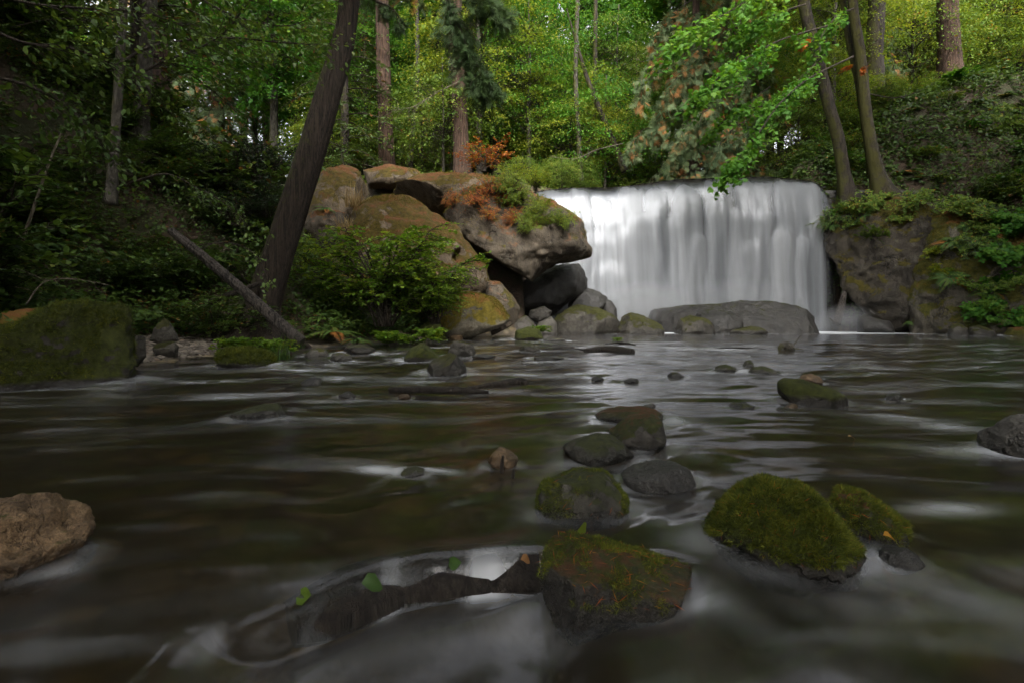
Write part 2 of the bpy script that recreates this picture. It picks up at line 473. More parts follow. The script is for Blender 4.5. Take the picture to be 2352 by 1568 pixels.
def ground_z(x, y):
    x = np.asarray(x, float); y = np.asarray(y, float)
    x, y = np.broadcast_arrays(x, y)
    sh = x.shape
    p = np.stack([x.ravel(), y.ravel(), np.zeros(x.size)], 1)
    n1 = fbm(p * 0.35, 4, 3).reshape(sh)
    n2 = fbm(p * 1.7, 3, 9).reshape(sh)
    bed = -0.34 + 0.09 * n1 + 0.05 * n2
    sl = x_left(y) - x
    beach = smooth(5.2, 6.6, y) * (1 - smooth(10.5, 12, y)) * 1.5 + 0.25
    left = np.minimum(0.14 * sl, 0.35) + 0.85 * np.maximum(0, sl - beach) * (1 - 0.45 * smooth(13, 19, y))
    cap = 11 - 4.6 * smooth(12, 17, y)
    left = np.where(left > cap * 0.8, cap * 0.8 + (cap * 0.2) * np.tanh((left - cap * 0.8) / (cap * 0.2)), left)
    left = left + 0.18 * n2 * smooth(0.6, 2.5, sl)
    left = np.where(sl > -0.6, np.maximum(left, -0.5), -9)
    left = np.where(sl < 0, bed + (0.34 + bed * 0) * smooth(-0.6, 0, sl) - 0.0, left)
    sr = x - x_right(y)
    right = np.where(sr > 0, 0.25 * np.minimum(sr, 0.5) + 0.95 * np.maximum(0, sr - 0.4), bed + 0.34 * smooth(-0.6, 0, sr))
    right = np.where(right > 9, 9 + 3 * np.tanh((right - 9) / 3), right) + 0.25 * n1 * smooth(0.5, 3, sr)
    z = np.where(sl > -0.6, left, np.where(sr > -0.6, right, bed))
    # ledge the water falls over and the wooded level behind it
    edge = np.where(x < 0.5, 16.0, np.interp(x, [12.2, 15.0], [22.9, 18.6]))
    wid = np.where(x < 0.5, 7.5, np.interp(x, [12.2, 15.0], [0.8, 8.5]))
    k = smooth(0, 1, (y - edge) / wid)
    plat = 6.0 + 0.10 * np.maximum(0, y - 23) + 0.25 * n1
    hill = 0.66 * np.maximum(0, x - 11.0)
    hill = 6.5 * np.tanh(hill / 6.5) * smooth(20, 25, y)
    plat = plat + hill
    xc = 6.4 + np.maximum(0, y - 25) * 0.9
    carve = (1 - smooth(4.6, 6.0, np.abs(x - xc))) * smooth(22.5, 23.0, y) * (1 - smooth(29, 33, y))
    plat = plat * (1 - carve) + np.minimum(plat, 5.55) * carve
    z = np.maximum(z, plat * k - 0.6 * (1 - k))
    return z

def grid_faces(nr, nc):
    i, j = np.meshgrid(np.arange(nr - 1), np.arange(nc - 1), indexing='ij')
    a = (i * nc + j).ravel()
    return np.stack([a, a + 1, a + nc + 1, a + nc], 1)

def ground_material():
    t = NT('forest_floor')
    geo = t.n("NewGeometry")
    pos = geo.outputs['Position']
    sp = t.n("SeparateXYZ", Vector=pos)
    a = t.noise(pos, 1.2, 6, 0.65)
    b = t.noise(pos, 11, 6, 0.75)
    soil = t.mix(t.ramp(b, [(0.32, 0.0), (0.7, 1.0)]), (0.022, 0.015, 0.010), (0.085, 0.052, 0.03))
    soil = t.mix(t.ramp(a, [(0.45, 0.0), (0.62, 0.8)]), soil, (0.035, 0.045, 0.012))
    # stream bed: cobbles of ochre, grey and dark brown
    vo = t.n("TexVoronoi", Scale=5.5)
    t.set(vo.inputs['Vector'], t.mapping(pos, (1, 1, 0.3)))
    sepc = t.n("SeparateColor", Color=vo.outputs['Color'])
    stone = t.ramp(sepc.outputs[0], [(0.0, (0.05, 0.04, 0.028)), (0.35, (0.11, 0.085, 0.05)), (0.7, (0.16, 0.125, 0.065)), (0.9, (0.30, 0.22, 0.09)), (1.0, (0.24, 0.2, 0.15))])
    stone = t.mix(t.math('MULTIPLY', t.ramp(vo.outputs['Distance'], [(0.25, 0.0), (0.6, 1.0)]), 0.8), stone, (0.03, 0.025, 0.018))
    stone = t.mix(0.4, stone, t.mix(b, (0.04, 0.032, 0.022), (0.15, 0.12, 0.08)))
    mk = t.ramp(t.math('ADD', sp.outputs['Z'], t.math('MULTIPLY', t.math('SUBTRACT', a, 0.5), 0.2)), [(0.10, 1.0), (0.28, 0.0)])
    col = t.mix(mk, soil, stone)
    bs = t.n("BsdfPrincipled", Roughness=0.9)
    t.set(bs.inputs['Base Color'], col)
    t.set(bs.inputs['Normal'], t.bump(b, 0.8, 0.08))
    return t.done(bs.outputs[0])

def nonuni(lo, hi, dense_lo, dense_hi, nd, no):
    a = dense_lo - (dense_lo - lo) * (np.linspace(1, 0, no, endpoint=False) ** 2)
    c = dense_hi + (hi - dense_hi) * (np.linspace(0, 1, no + 1)[1:] ** 2)
    return np.concatenate([a, np.linspace(dense_lo, dense_hi, nd), c])

xs = nonuni(-260, 260, -16, 26, 230, 24)
ys = nonuni(-200, 420, -4, 42, 250, 24)
GX, GY = np.meshgrid(xs, ys)
GZ = ground_z(GX, GY)
me = mesh_np('ground', np.stack([GX.ravel(), GY.ravel(), GZ.ravel()], 1), grid_faces(len(ys), len(xs)))
tag(link('ground', me, ground_material()), 'dark forest floor, stream bed and steep banks', None, None, 'structure')

def gz(x, y):
    return float(ground_z(np.array([x]), np.array([y]))[0])

# ------------------------------------------------------------------ rocks
_ico = {}
def ico(sub):
    if sub not in _ico:
        bm = bmesh.new()
        bmesh.ops.create_icosphere(bm, subdivisions=sub, radius=1.0)
        bm.verts.ensure_lookup_table()
        V = np.array([v.co[:] for v in bm.verts])
        Fc = np.array([[v.index for v in f.verts] for f in bm.faces])
        bm.free()
        _ico[sub] = (unit(V), Fc)
    return _ico[sub]

def radial(poly, c, n=360):
    th = np.linspace(0, 2 * math.pi, n, endpoint=False)
    d = np.stack([np.cos(th), np.sin(th)], 1)
    a = poly - c
    b = np.roll(poly, -1, 0) - c
    e = b - a
    R = np.zeros(n)
    for k in range(len(poly)):
        den = d[:, 0] * e[k, 1] - d[:, 1] * e[k, 0]
        den = np.where(np.abs(den) < 1e-9, 1e-9, den)
        t = (a[k, 0] * e[k, 1] - a[k, 1] * e[k, 0]) / den
        u = (a[k, 0] * d[:, 1] - a[k, 1] * d[:, 0]) / den
        ok = (t > 0) & (u >= -1e-6) & (u <= 1 + 1e-6)
        R = np.where(ok, np.maximum(R, t), R)
    R = np.where(R <= 0, R[R > 0].mean() if (R > 0).any() else 0.1, R)
    ker = np.array([1, 3, 5, 6, 5, 3, 1.0]); ker /= ker.sum()
    Rp = np.concatenate([R[-3:], R, R[:3]])
    return th, np.convolve(Rp, ker, 'valid')

ROCKS = []      # (x, y, half width, half depth) of everything that stands in the stream

def rock_shape(outline, Y=None, thick=0.8, n=2.4, skew=0.25, amp=0.06, freq=2.2, facets=7, sub=5, seed=1, sink=0.35, front=False, water=True, rough_amp=0.030, pit=None, rid=0.0):
    q = np.array(outline, float)
    if Y is None:
        wpx = q[:, 0].max() - q[:, 0].min()
        Yb = on_water(q[:, 0].mean(), q[:, 1].max())[1]
        hz_ = max(0.0, (on_water(0, q[:, 1].max())[1] / F) * (q[:, 1].max() - q[:, 1].min()) * 0.35)
        Y = (Yb + skew * hz_) / (1 - 0.5 * thick * wpx / F * 0.97)
    # the stone faces the viewer: outline drawn in the upright plane square to the line of sight
    qm = (q[:, 0].max() + q[:, 0].min()) / 2
    C0 = at(qm, q[:, 1].mean(), Y); C0[2] = 0
    psi = math.atan2(C0[0], C0[1])
    ev = np.array([math.cos(psi), -math.sin(psi), 0]); dv = np.array([math.sin(psi), math.cos(psi), 0])
    poly = []
    for a, b in q:
        r_ = ray(a, b)
        h_ = np.array([0, 0, CAM_H]) + r_ * ((C0 @ dv) / (r_ @ dv))
        poly.append(((h_ - C0) @ ev, h_[2]))
    poly = np.array(poly)
    w = np.ptp(poly[:, 0]); h = np.ptp(poly[:, 1])
    lowness = (poly[:, 1].max() - poly[:, 1]) / max(h, 1e-6)
    if sink > 0:
        poly[:, 1] -= sink * min(h, w) * smooth(0.6, 1.0, lowness)
    # area centroid
    x0, y0 = poly[:, 0], poly[:, 1]
    x1, y1 = np.roll(x0, -1), np.roll(y0, -1)
    cr = x0 * y1 - x1 * y0
    Ar = cr.sum() / 2
    c = np.array([((x0 + x1) * cr).sum(), ((y0 + y1) * cr).sum()]) / (6 * Ar)
    th, R = radial(poly, c)
    D, Fc = ico(sub)
    ang = np.arctan2(D[:, 2], D[:, 0]) % (2 * math.pi)
    Rv = np.interp(ang, np.append(th, 2 * math.pi), np.append(R, R[0]))
    s = np.hypot(D[:, 0], D[:, 2])
    k = 1.0 / (s ** n + np.abs(D[:, 1]) ** n) ** (1.0 / n)
    rho, yy = s * k, D[:, 1] * k
    tk = thick * w * 0.5
    V = np.stack([Rv * rho * np.cos(ang), tk * yy, Rv * rho * np.sin(ang)], 1)
    V[:, 1] += skew * V[:, 2]
    size = min(w, h + 0.3 * w) * 0.5
    rs = np.random.RandomState(seed * 13 + 5)
    for _ in range(facets):                                      # broken faces
        nv = unit(rs.normal(size=3) + np.array([0, -0.25, 0.1]))
        dd = V @ nv
        lim = dd.max() * rs.uniform(0.74, 0.93)
        V = V - np.maximum(0, dd - lim)[:, None] * nv * 0.93
    nrm = unit(V / np.array([w, 2 * tk, max(h, 0.5 * w)]))
    f = freq / size * 0.5
    disp = amp * size * fbm(V * f + seed * 3.7, 4, seed) + rough_amp * size * (fbm(V * f * 6 + seed, 4, seed + 2, 0.6) - 0.5 * np.abs(fbm(V * f * 3.1 + seed, 3, seed + 6)))
    if rid > 0:
        disp += rid * size * (ridged(V * f * 0.9 * np.array([1, 1, 1.6]) + seed, 4, seed + 4) - 0.6)
    if pit is not None:
        r_ = ray(pit[0], pit[1]); pc = np.array([0, 0, CAM_H]) + r_ * ((C0 @ dv) / (r_ @ dv))
        dxz = np.hypot((V[:, 0] + c[0] - (pc - C0) @ ev) / pit[2], (V[:, 2] + c[1] - pc[2]) / pit[3])
        disp -= np.where(V[:, 1] < 0.0, np.exp(-dxz ** 4) * pit[4], 0)
    V = V + nrm * disp[:, None]
    base = C0 + ev * c[0] + dv * (tk if front else 0.0)
    base[2] = 0.0
    V = V[:, :1] * ev + V[:, 1:2] * dv + V[:, 2:3] * np.array([0, 0, 1.0])
    V[:, 2] += c[1]
    if water:
        ROCKS.append((base[0], base[1], w * 0.5, tk))
    return V, Fc, base, (w, h)

BW, BF = [], []          # world-space rock surfaces, for scattering plants later
ROCK_OBJ = {}
def rock(name, label, outline, mat, cat='rock', group=None, key=None, **kw):
    V, Fc, base, (w, h) = rock_shape(outline, **kw)
    zmin = V[:, 2].min()
    base[2] = max(zmin, 0.0) if not kw.get('water', True) else 0.0
    me = mesh_np(name, V - np.array([0, 0, base[2]]), Fc)
    o = link(name, me, M[mat], loc=tuple(base))
    V = V + np.array([base[0], base[1], 0.0])
    V[:, 2] -= 0
    me2 = V.copy()
    # local x of V is relative to centroid, local y relative to Y
    tag(o, label, cat, group)
    if key: ROCK_OBJ[key] = (o, me2, Fc)
    return o

def c5(pts): return [(658.6 + x * 0.336, 329.3 + y * 0.336) for x, y in pts]
def c6(pts): return [(1561.7 + x * 0.336, 329.3 + y * 0.336) for x, y in pts]
def cf(pts): return [(1223 + x * 0.32, 376.3 + y * 0.32) for x, y in pts]

GB = 'big boulders beside the waterfall'
# --- the boulder pile on the far side of the bush
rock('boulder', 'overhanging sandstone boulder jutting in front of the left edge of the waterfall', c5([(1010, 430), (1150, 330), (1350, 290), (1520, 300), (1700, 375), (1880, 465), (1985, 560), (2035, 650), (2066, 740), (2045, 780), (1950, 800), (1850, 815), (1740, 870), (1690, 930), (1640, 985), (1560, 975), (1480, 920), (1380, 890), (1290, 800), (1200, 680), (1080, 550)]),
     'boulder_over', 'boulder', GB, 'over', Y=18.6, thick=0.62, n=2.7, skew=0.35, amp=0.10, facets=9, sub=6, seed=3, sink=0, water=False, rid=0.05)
rock('boulder', 'long tan slab of rock topping the boulder pile in front of the red-barked tree', c5([(690, 318), (780, 270), (880, 235), (1020, 214), (1150, 205), (1300, 210), (1430, 240), (1560, 300), (1640, 380), (1500, 480), (1300, 520), (1100, 500), (950, 440), (800, 390)]),
     'boulder_tan', 'boulder', GB, 'slab', Y=20.6, thick=0.6, n=2.3, skew=0.5, amp=0.07, facets=5, sub=6, seed=5, sink=0, water=False, rid=0.03)
rock('boulder', 'domed tan boulder with a round dark hole, sweeping down behind the green bush', c5([(300, 800), (410, 560), (430, 430), (480, 345), (580, 312), (700, 315), (850, 360), (960, 420), (1050, 490), (1150, 590), (1250, 710), (1330, 820), (1390, 920), (1405, 1040), (1250, 1130), (900, 1150), (600, 1050), (380, 950)]),
     'boulder_tan', 'boulder', GB, 'dome', Y=16.6, thick=0.5, n=2.4, skew=0.55, amp=0.08, facets=7, sub=6, seed=8, sink=0, water=False, pit=(658.6 + 1165 * .336, 329.3 + 795 * .336, 0.17, 0.18, 0.75), rid=0.04)
rock('boulder', 'brown mossy boulder partly hidden by the leaning trunk', c5([(120, 520), (200, 300), (250, 140), (290, 106), (350, 105), (430, 135), (520, 180), (575, 260), (560, 360), (470, 470), (380, 620), (250, 700)]),
     'boulder_tan', 'boulder', GB, 'backleft', Y=19.2, thick=0.8, n=2.6, skew=0.4, amp=0.08, facets=7, sub=5, seed=11, sink=0, water=False, rid=0.04)
rock('boulder', 'low flat slab behind the pile, at the foot of the dark thin trunks', c5([(515, 165), (620, 142), (760, 150), (900, 180), (1000, 218), (900, 290), (700, 330), (560, 310), (540, 230)]),
     'boulder_tan', 'boulder', GB, 'flat', Y=22.0, thick=0.6, n=2.3, skew=0.6, amp=0.06, facets=4, sub=5, seed=14, sink=0, water=False)
rock('boulder', 'rounded boulder with golden moss top low down beside the bush', c5([(1030, 1090), (1090, 1040), (1170, 1010), (1290, 1020), (1430, 1060), (1500, 1120), (1518, 1180), (1490, 1235), (1400, 1265), (1250, 1300), (1100, 1290), (1040, 1200)]),
     'boulder_moss', 'boulder', GB, 'golden', Y=14.6, thick=0.75, n=2.8, skew=0.25, amp=0.06, facets=5, sub=5, seed=17, sink=0.1)
rock('boulder', 'smooth brown boulder wedged between golden moss rock and dark hollow', c5([(1370, 940), (1450, 940), (1540, 1030), (1598, 1130), (1575, 1200), (1500, 1290), (1400, 1290), (1350, 1100)]),
     'boulder_over', 'boulder', GB, 'wedge', Y=15.8, thick=0.9, n=2.4, skew=0.3, amp=0.06, facets=5, sub=5, seed=19, sink=0.1)
rock('boulder', 'black boulder in the hollow under the overhang, right against the falling water', c5([(1600, 960), (1750, 860), (1880, 810), (1980, 795), (2030, 860), (2077, 930), (2072, 985), (1980, 1060), (1850, 1160), (1650, 1200), (1560, 1120)]),
     'rock_dark', 'boulder', GB, 'hollow', Y=20.4, thick=0.7, n=2.5, skew=0.2, amp=0.07, facets=6, sub=5, seed=23, sink=0, water=False)
rock('boulder', 'grey boulder at the waterline with a mossy cap, hidden in the bush', c5([(320, 1000), (345, 910), (430, 878), (560, 888), (640, 930), (700, 1000), (640, 1100), (400, 1120)]),
     'boulder_moss', 'boulder', GB, 'bushrock', Y=15.2, thick=0.8, n=2.5, skew=0.3, amp=0.06, facets=5, sub=5, seed=29, sink=0.3, water=False)
rock('boulder', 'pale bare rock ledge just right of the leaning trunk', c5([(60, 720), (95, 690), (150, 700), (225, 760), (330, 740), (380, 800), (300, 860), (120, 850), (40, 800)]),
     'boulder_tan', 'boulder', GB, 'ledge', Y=14.8, thick=0.8, n=2.4, skew=0.4, amp=0.06, facets=5, sub=5, seed=31, sink=0.2, water=False)
rock('boulder', 'dark cleft rock face behind the fern and leaning trunk', c5([(110, 640), (150, 480), (230, 430), (330, 460), (420, 480), (430, 600), (380, 740), (200, 760)]),
     'boulder_over', 'boulder', GB, 'cleft', Y=17.6, thick=0.7, n=2.8, skew=0.2, amp=0.1, facets=8, sub=5, seed=33, sink=0, water=False, rid=0.06)

GF = 'rocks at the foot of the waterfall'
rock('boulder', 'wide dark wet slab lying across the foot of the waterfall', cf([(830, 1130), (850, 1060), (950, 1000), (1100, 978), (1250, 975), (1450, 962), (1600, 962), (1700, 985), (1800, 1010), (1930, 1025), (2030, 1090), (2062, 1150), (2065, 1195), (1700, 1200), (1300, 1200), (900, 1190)]),
     'rock_dark', 'boulder', GF, 'footslab', Y=20.2, thick=0.3, n=2.6, skew=0.45, amp=0.06, facets=4, sub=6, seed=37, sink=0.5, freq=3.5)
rock('rock', 'round dark rock resting in front of the wide wet slab', cf([(1160, 1150), (1175, 1070), (1300, 1045), (1420, 1058), (1510, 1110), (1515, 1165), (1400, 1200), (1250, 1200)]),
     'rock_dark', 'rock', GF, None, Y=19.4, thick=0.8, n=2.3, skew=0.3, amp=0.05, facets=4, sub=5, seed=39, sink=0.5)
rock('rock', 'green mossy rock at the left end of the wide wet slab', cf([(990, 1205), (1060, 1110), (1130, 1085), (1230, 1100), (1310, 1145), (1315, 1195), (1150, 1212)]),
     'rock_mossy', 'rock', GF, None, Y=19.0, thick=0.8, n=2.5, skew=0.35, amp=0.07, facets=6, sub=5, seed=41, sink=0.5)
rock('rock', 'flat moss-covered rock barely above water before the wide slab', cf([(1300, 1205), (1380, 1185), (1480, 1180), (1570, 1165), (1660, 1180), (1710, 1205), (1500, 1218)]),
     'rock_mossy', 'rock', GF, None, Y=18.9, thick=0.6, n=2.3, skew=0.4, amp=0.05, facets=3, sub=4, seed=43, sink=0.9)
rock('rock', 'lichen-stained rock with a trickle beside it, between two falls outlets', cf([(575, 1210), (640, 1100), (700, 1062), (790, 1075), (850, 1120), (960, 1165), (975, 1195), (800, 1218)]),
     'rock_mossy', 'rock', GF, None, Y=19.0, thick=0.8, n=2.5, skew=0.35, amp=0.07, facets=6, sub=5, seed=47, sink=0.5)
rock('boulder', 'broad mossy boulder at the waterline below the dark hollow', cf([(120, 1215), (140, 1120), (230, 1040), (330, 1005), (480, 1040), (580, 1090), (625, 1140), (600, 1205), (350, 1222)]),
     'rock_mossy', 'boulder', GF, None, Y=19.2, thick=0.8, n=2.4, skew=0.3, amp=0.06, facets=6, sub=5, seed=51, sink=0.4)
rock('rock', 'smooth grey stone lodged in the mouth of the dark hollow', c5([(1645, 1200), (1660, 1140), (1760, 1113), (1815, 1145), (1800, 1195), (1730, 1230)]),
     'rock_grey', 'rock', GF, None, Y=18.8, thick=0.9, n=2.6, skew=0.1, amp=0.05, facets=5, sub=5, seed=53, sink=0, water=False)
rock('rock', 'reddish brown rock at the waterline below the lodged stone', c5([(1500, 1305), (1550, 1215), (1640, 1172), (1700, 1225), (1730, 1300), (1600, 1312)]),
     'rock_grey', 'rock', GF, None, Y=18.0, thick=0.9, n=2.4, skew=0.3, amp=0.06, facets=5, sub=5, seed=57, sink=0.4)
rock('rock', 'grey rock behind the waterline, below the lodged stone and left of broad boulder', c5([(1670, 1290), (1720, 1210), (1800, 1170), (1850, 1220), (1850, 1295)]),
     'rock_grey', 'rock', GF, None, Y=18.6, thick=0.9, n=2.4, skew=0.3, amp=0.06, facets=5, sub=4, seed=58, sink=0.4)
rock('rock', 'wet grey rock splashed by the left side of the falls', cf([(250, 1010), (330, 920), (390, 893), (480, 920), (540, 960), (540, 1040), (400, 1060), (280, 1050)]),
     'rock_dark', 'rock', GF, None, Y=20.3, thick=0.8, n=2.4, skew=0.3, amp=0.05, facets=5, sub=5, seed=59, sink=0.2, water=False)
rock('rock', 'rounded black rock with water sliding over its side', cf([(495, 1000), (530, 968), (570, 985), (605, 1040), (612, 1110), (540, 1120), (500, 1060)]),
     'rock_dark', 'rock', GF, None, Y=20.0, thick=0.9, n=2.3, skew=0.2, amp=0.04, facets=4, sub=4, seed=61, sink=0.1, water=False)
rock('rock', 'small rock half under foam beside the stick at the falls', c6([(1200, 1260), (1210, 1195), (1260, 1165), (1330, 1185), (1450, 1210), (1480, 1265)]),
     'rock_dark', 'rock', GF, None, Y=20.4, thick=0.9, n=2.4, skew=0.3, amp=0.05, facets=4, sub=4, seed=63, sink=0.4)

# --- right bank
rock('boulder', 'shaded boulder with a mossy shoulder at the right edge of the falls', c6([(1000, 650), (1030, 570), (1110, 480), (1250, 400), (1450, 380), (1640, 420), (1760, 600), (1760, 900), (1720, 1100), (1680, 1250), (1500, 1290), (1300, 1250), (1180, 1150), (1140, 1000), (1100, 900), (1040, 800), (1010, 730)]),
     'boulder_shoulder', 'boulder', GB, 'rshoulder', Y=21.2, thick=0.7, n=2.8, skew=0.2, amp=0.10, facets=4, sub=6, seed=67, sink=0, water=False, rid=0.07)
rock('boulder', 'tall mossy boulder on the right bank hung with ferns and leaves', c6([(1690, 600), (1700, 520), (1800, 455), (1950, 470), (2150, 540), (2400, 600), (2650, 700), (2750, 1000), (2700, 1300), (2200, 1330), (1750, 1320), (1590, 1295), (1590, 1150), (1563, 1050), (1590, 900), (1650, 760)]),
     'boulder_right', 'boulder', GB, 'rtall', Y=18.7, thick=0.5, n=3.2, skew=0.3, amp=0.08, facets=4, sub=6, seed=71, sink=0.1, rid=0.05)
rock('rock', 'small green mossy stone at the foot of the tall right boulder', c6([(1800, 1310), (1850, 1250), (1910, 1232), (1970, 1260), (1980, 1312)]),
     'rock_mossy', 'rock', None, None, Y=17.4, thick=0.9, n=2.4, skew=0.3, amp=0.06, facets=4, sub=4, seed=73, sink=0.5)
rock('rock', 'low mossy stone at the water, just right of the smaller green one', c6([(1940, 1312), (1980, 1255), (2060, 1240), (2150, 1270), (2180, 1315)]),
     'rock_mossy', 'rock', None, None, Y=17.2, thick=0.9, n=2.4, skew=0.3, amp=0.06, facets=4, sub=4, seed=74, sink=0.5)
rock('rock', 'half-buried stone under broad leaves at the far right waterline', c6([(2190, 1310), (2240, 1260), (2350, 1250), (2450, 1290), (2450, 1325)]),
     'boulder_right', 'rock', None, None, Y=17.0, thick=0.9, n=2.4, skew=0.3, amp=0.06, facets=4, sub=4, seed=75, sink=0.5)

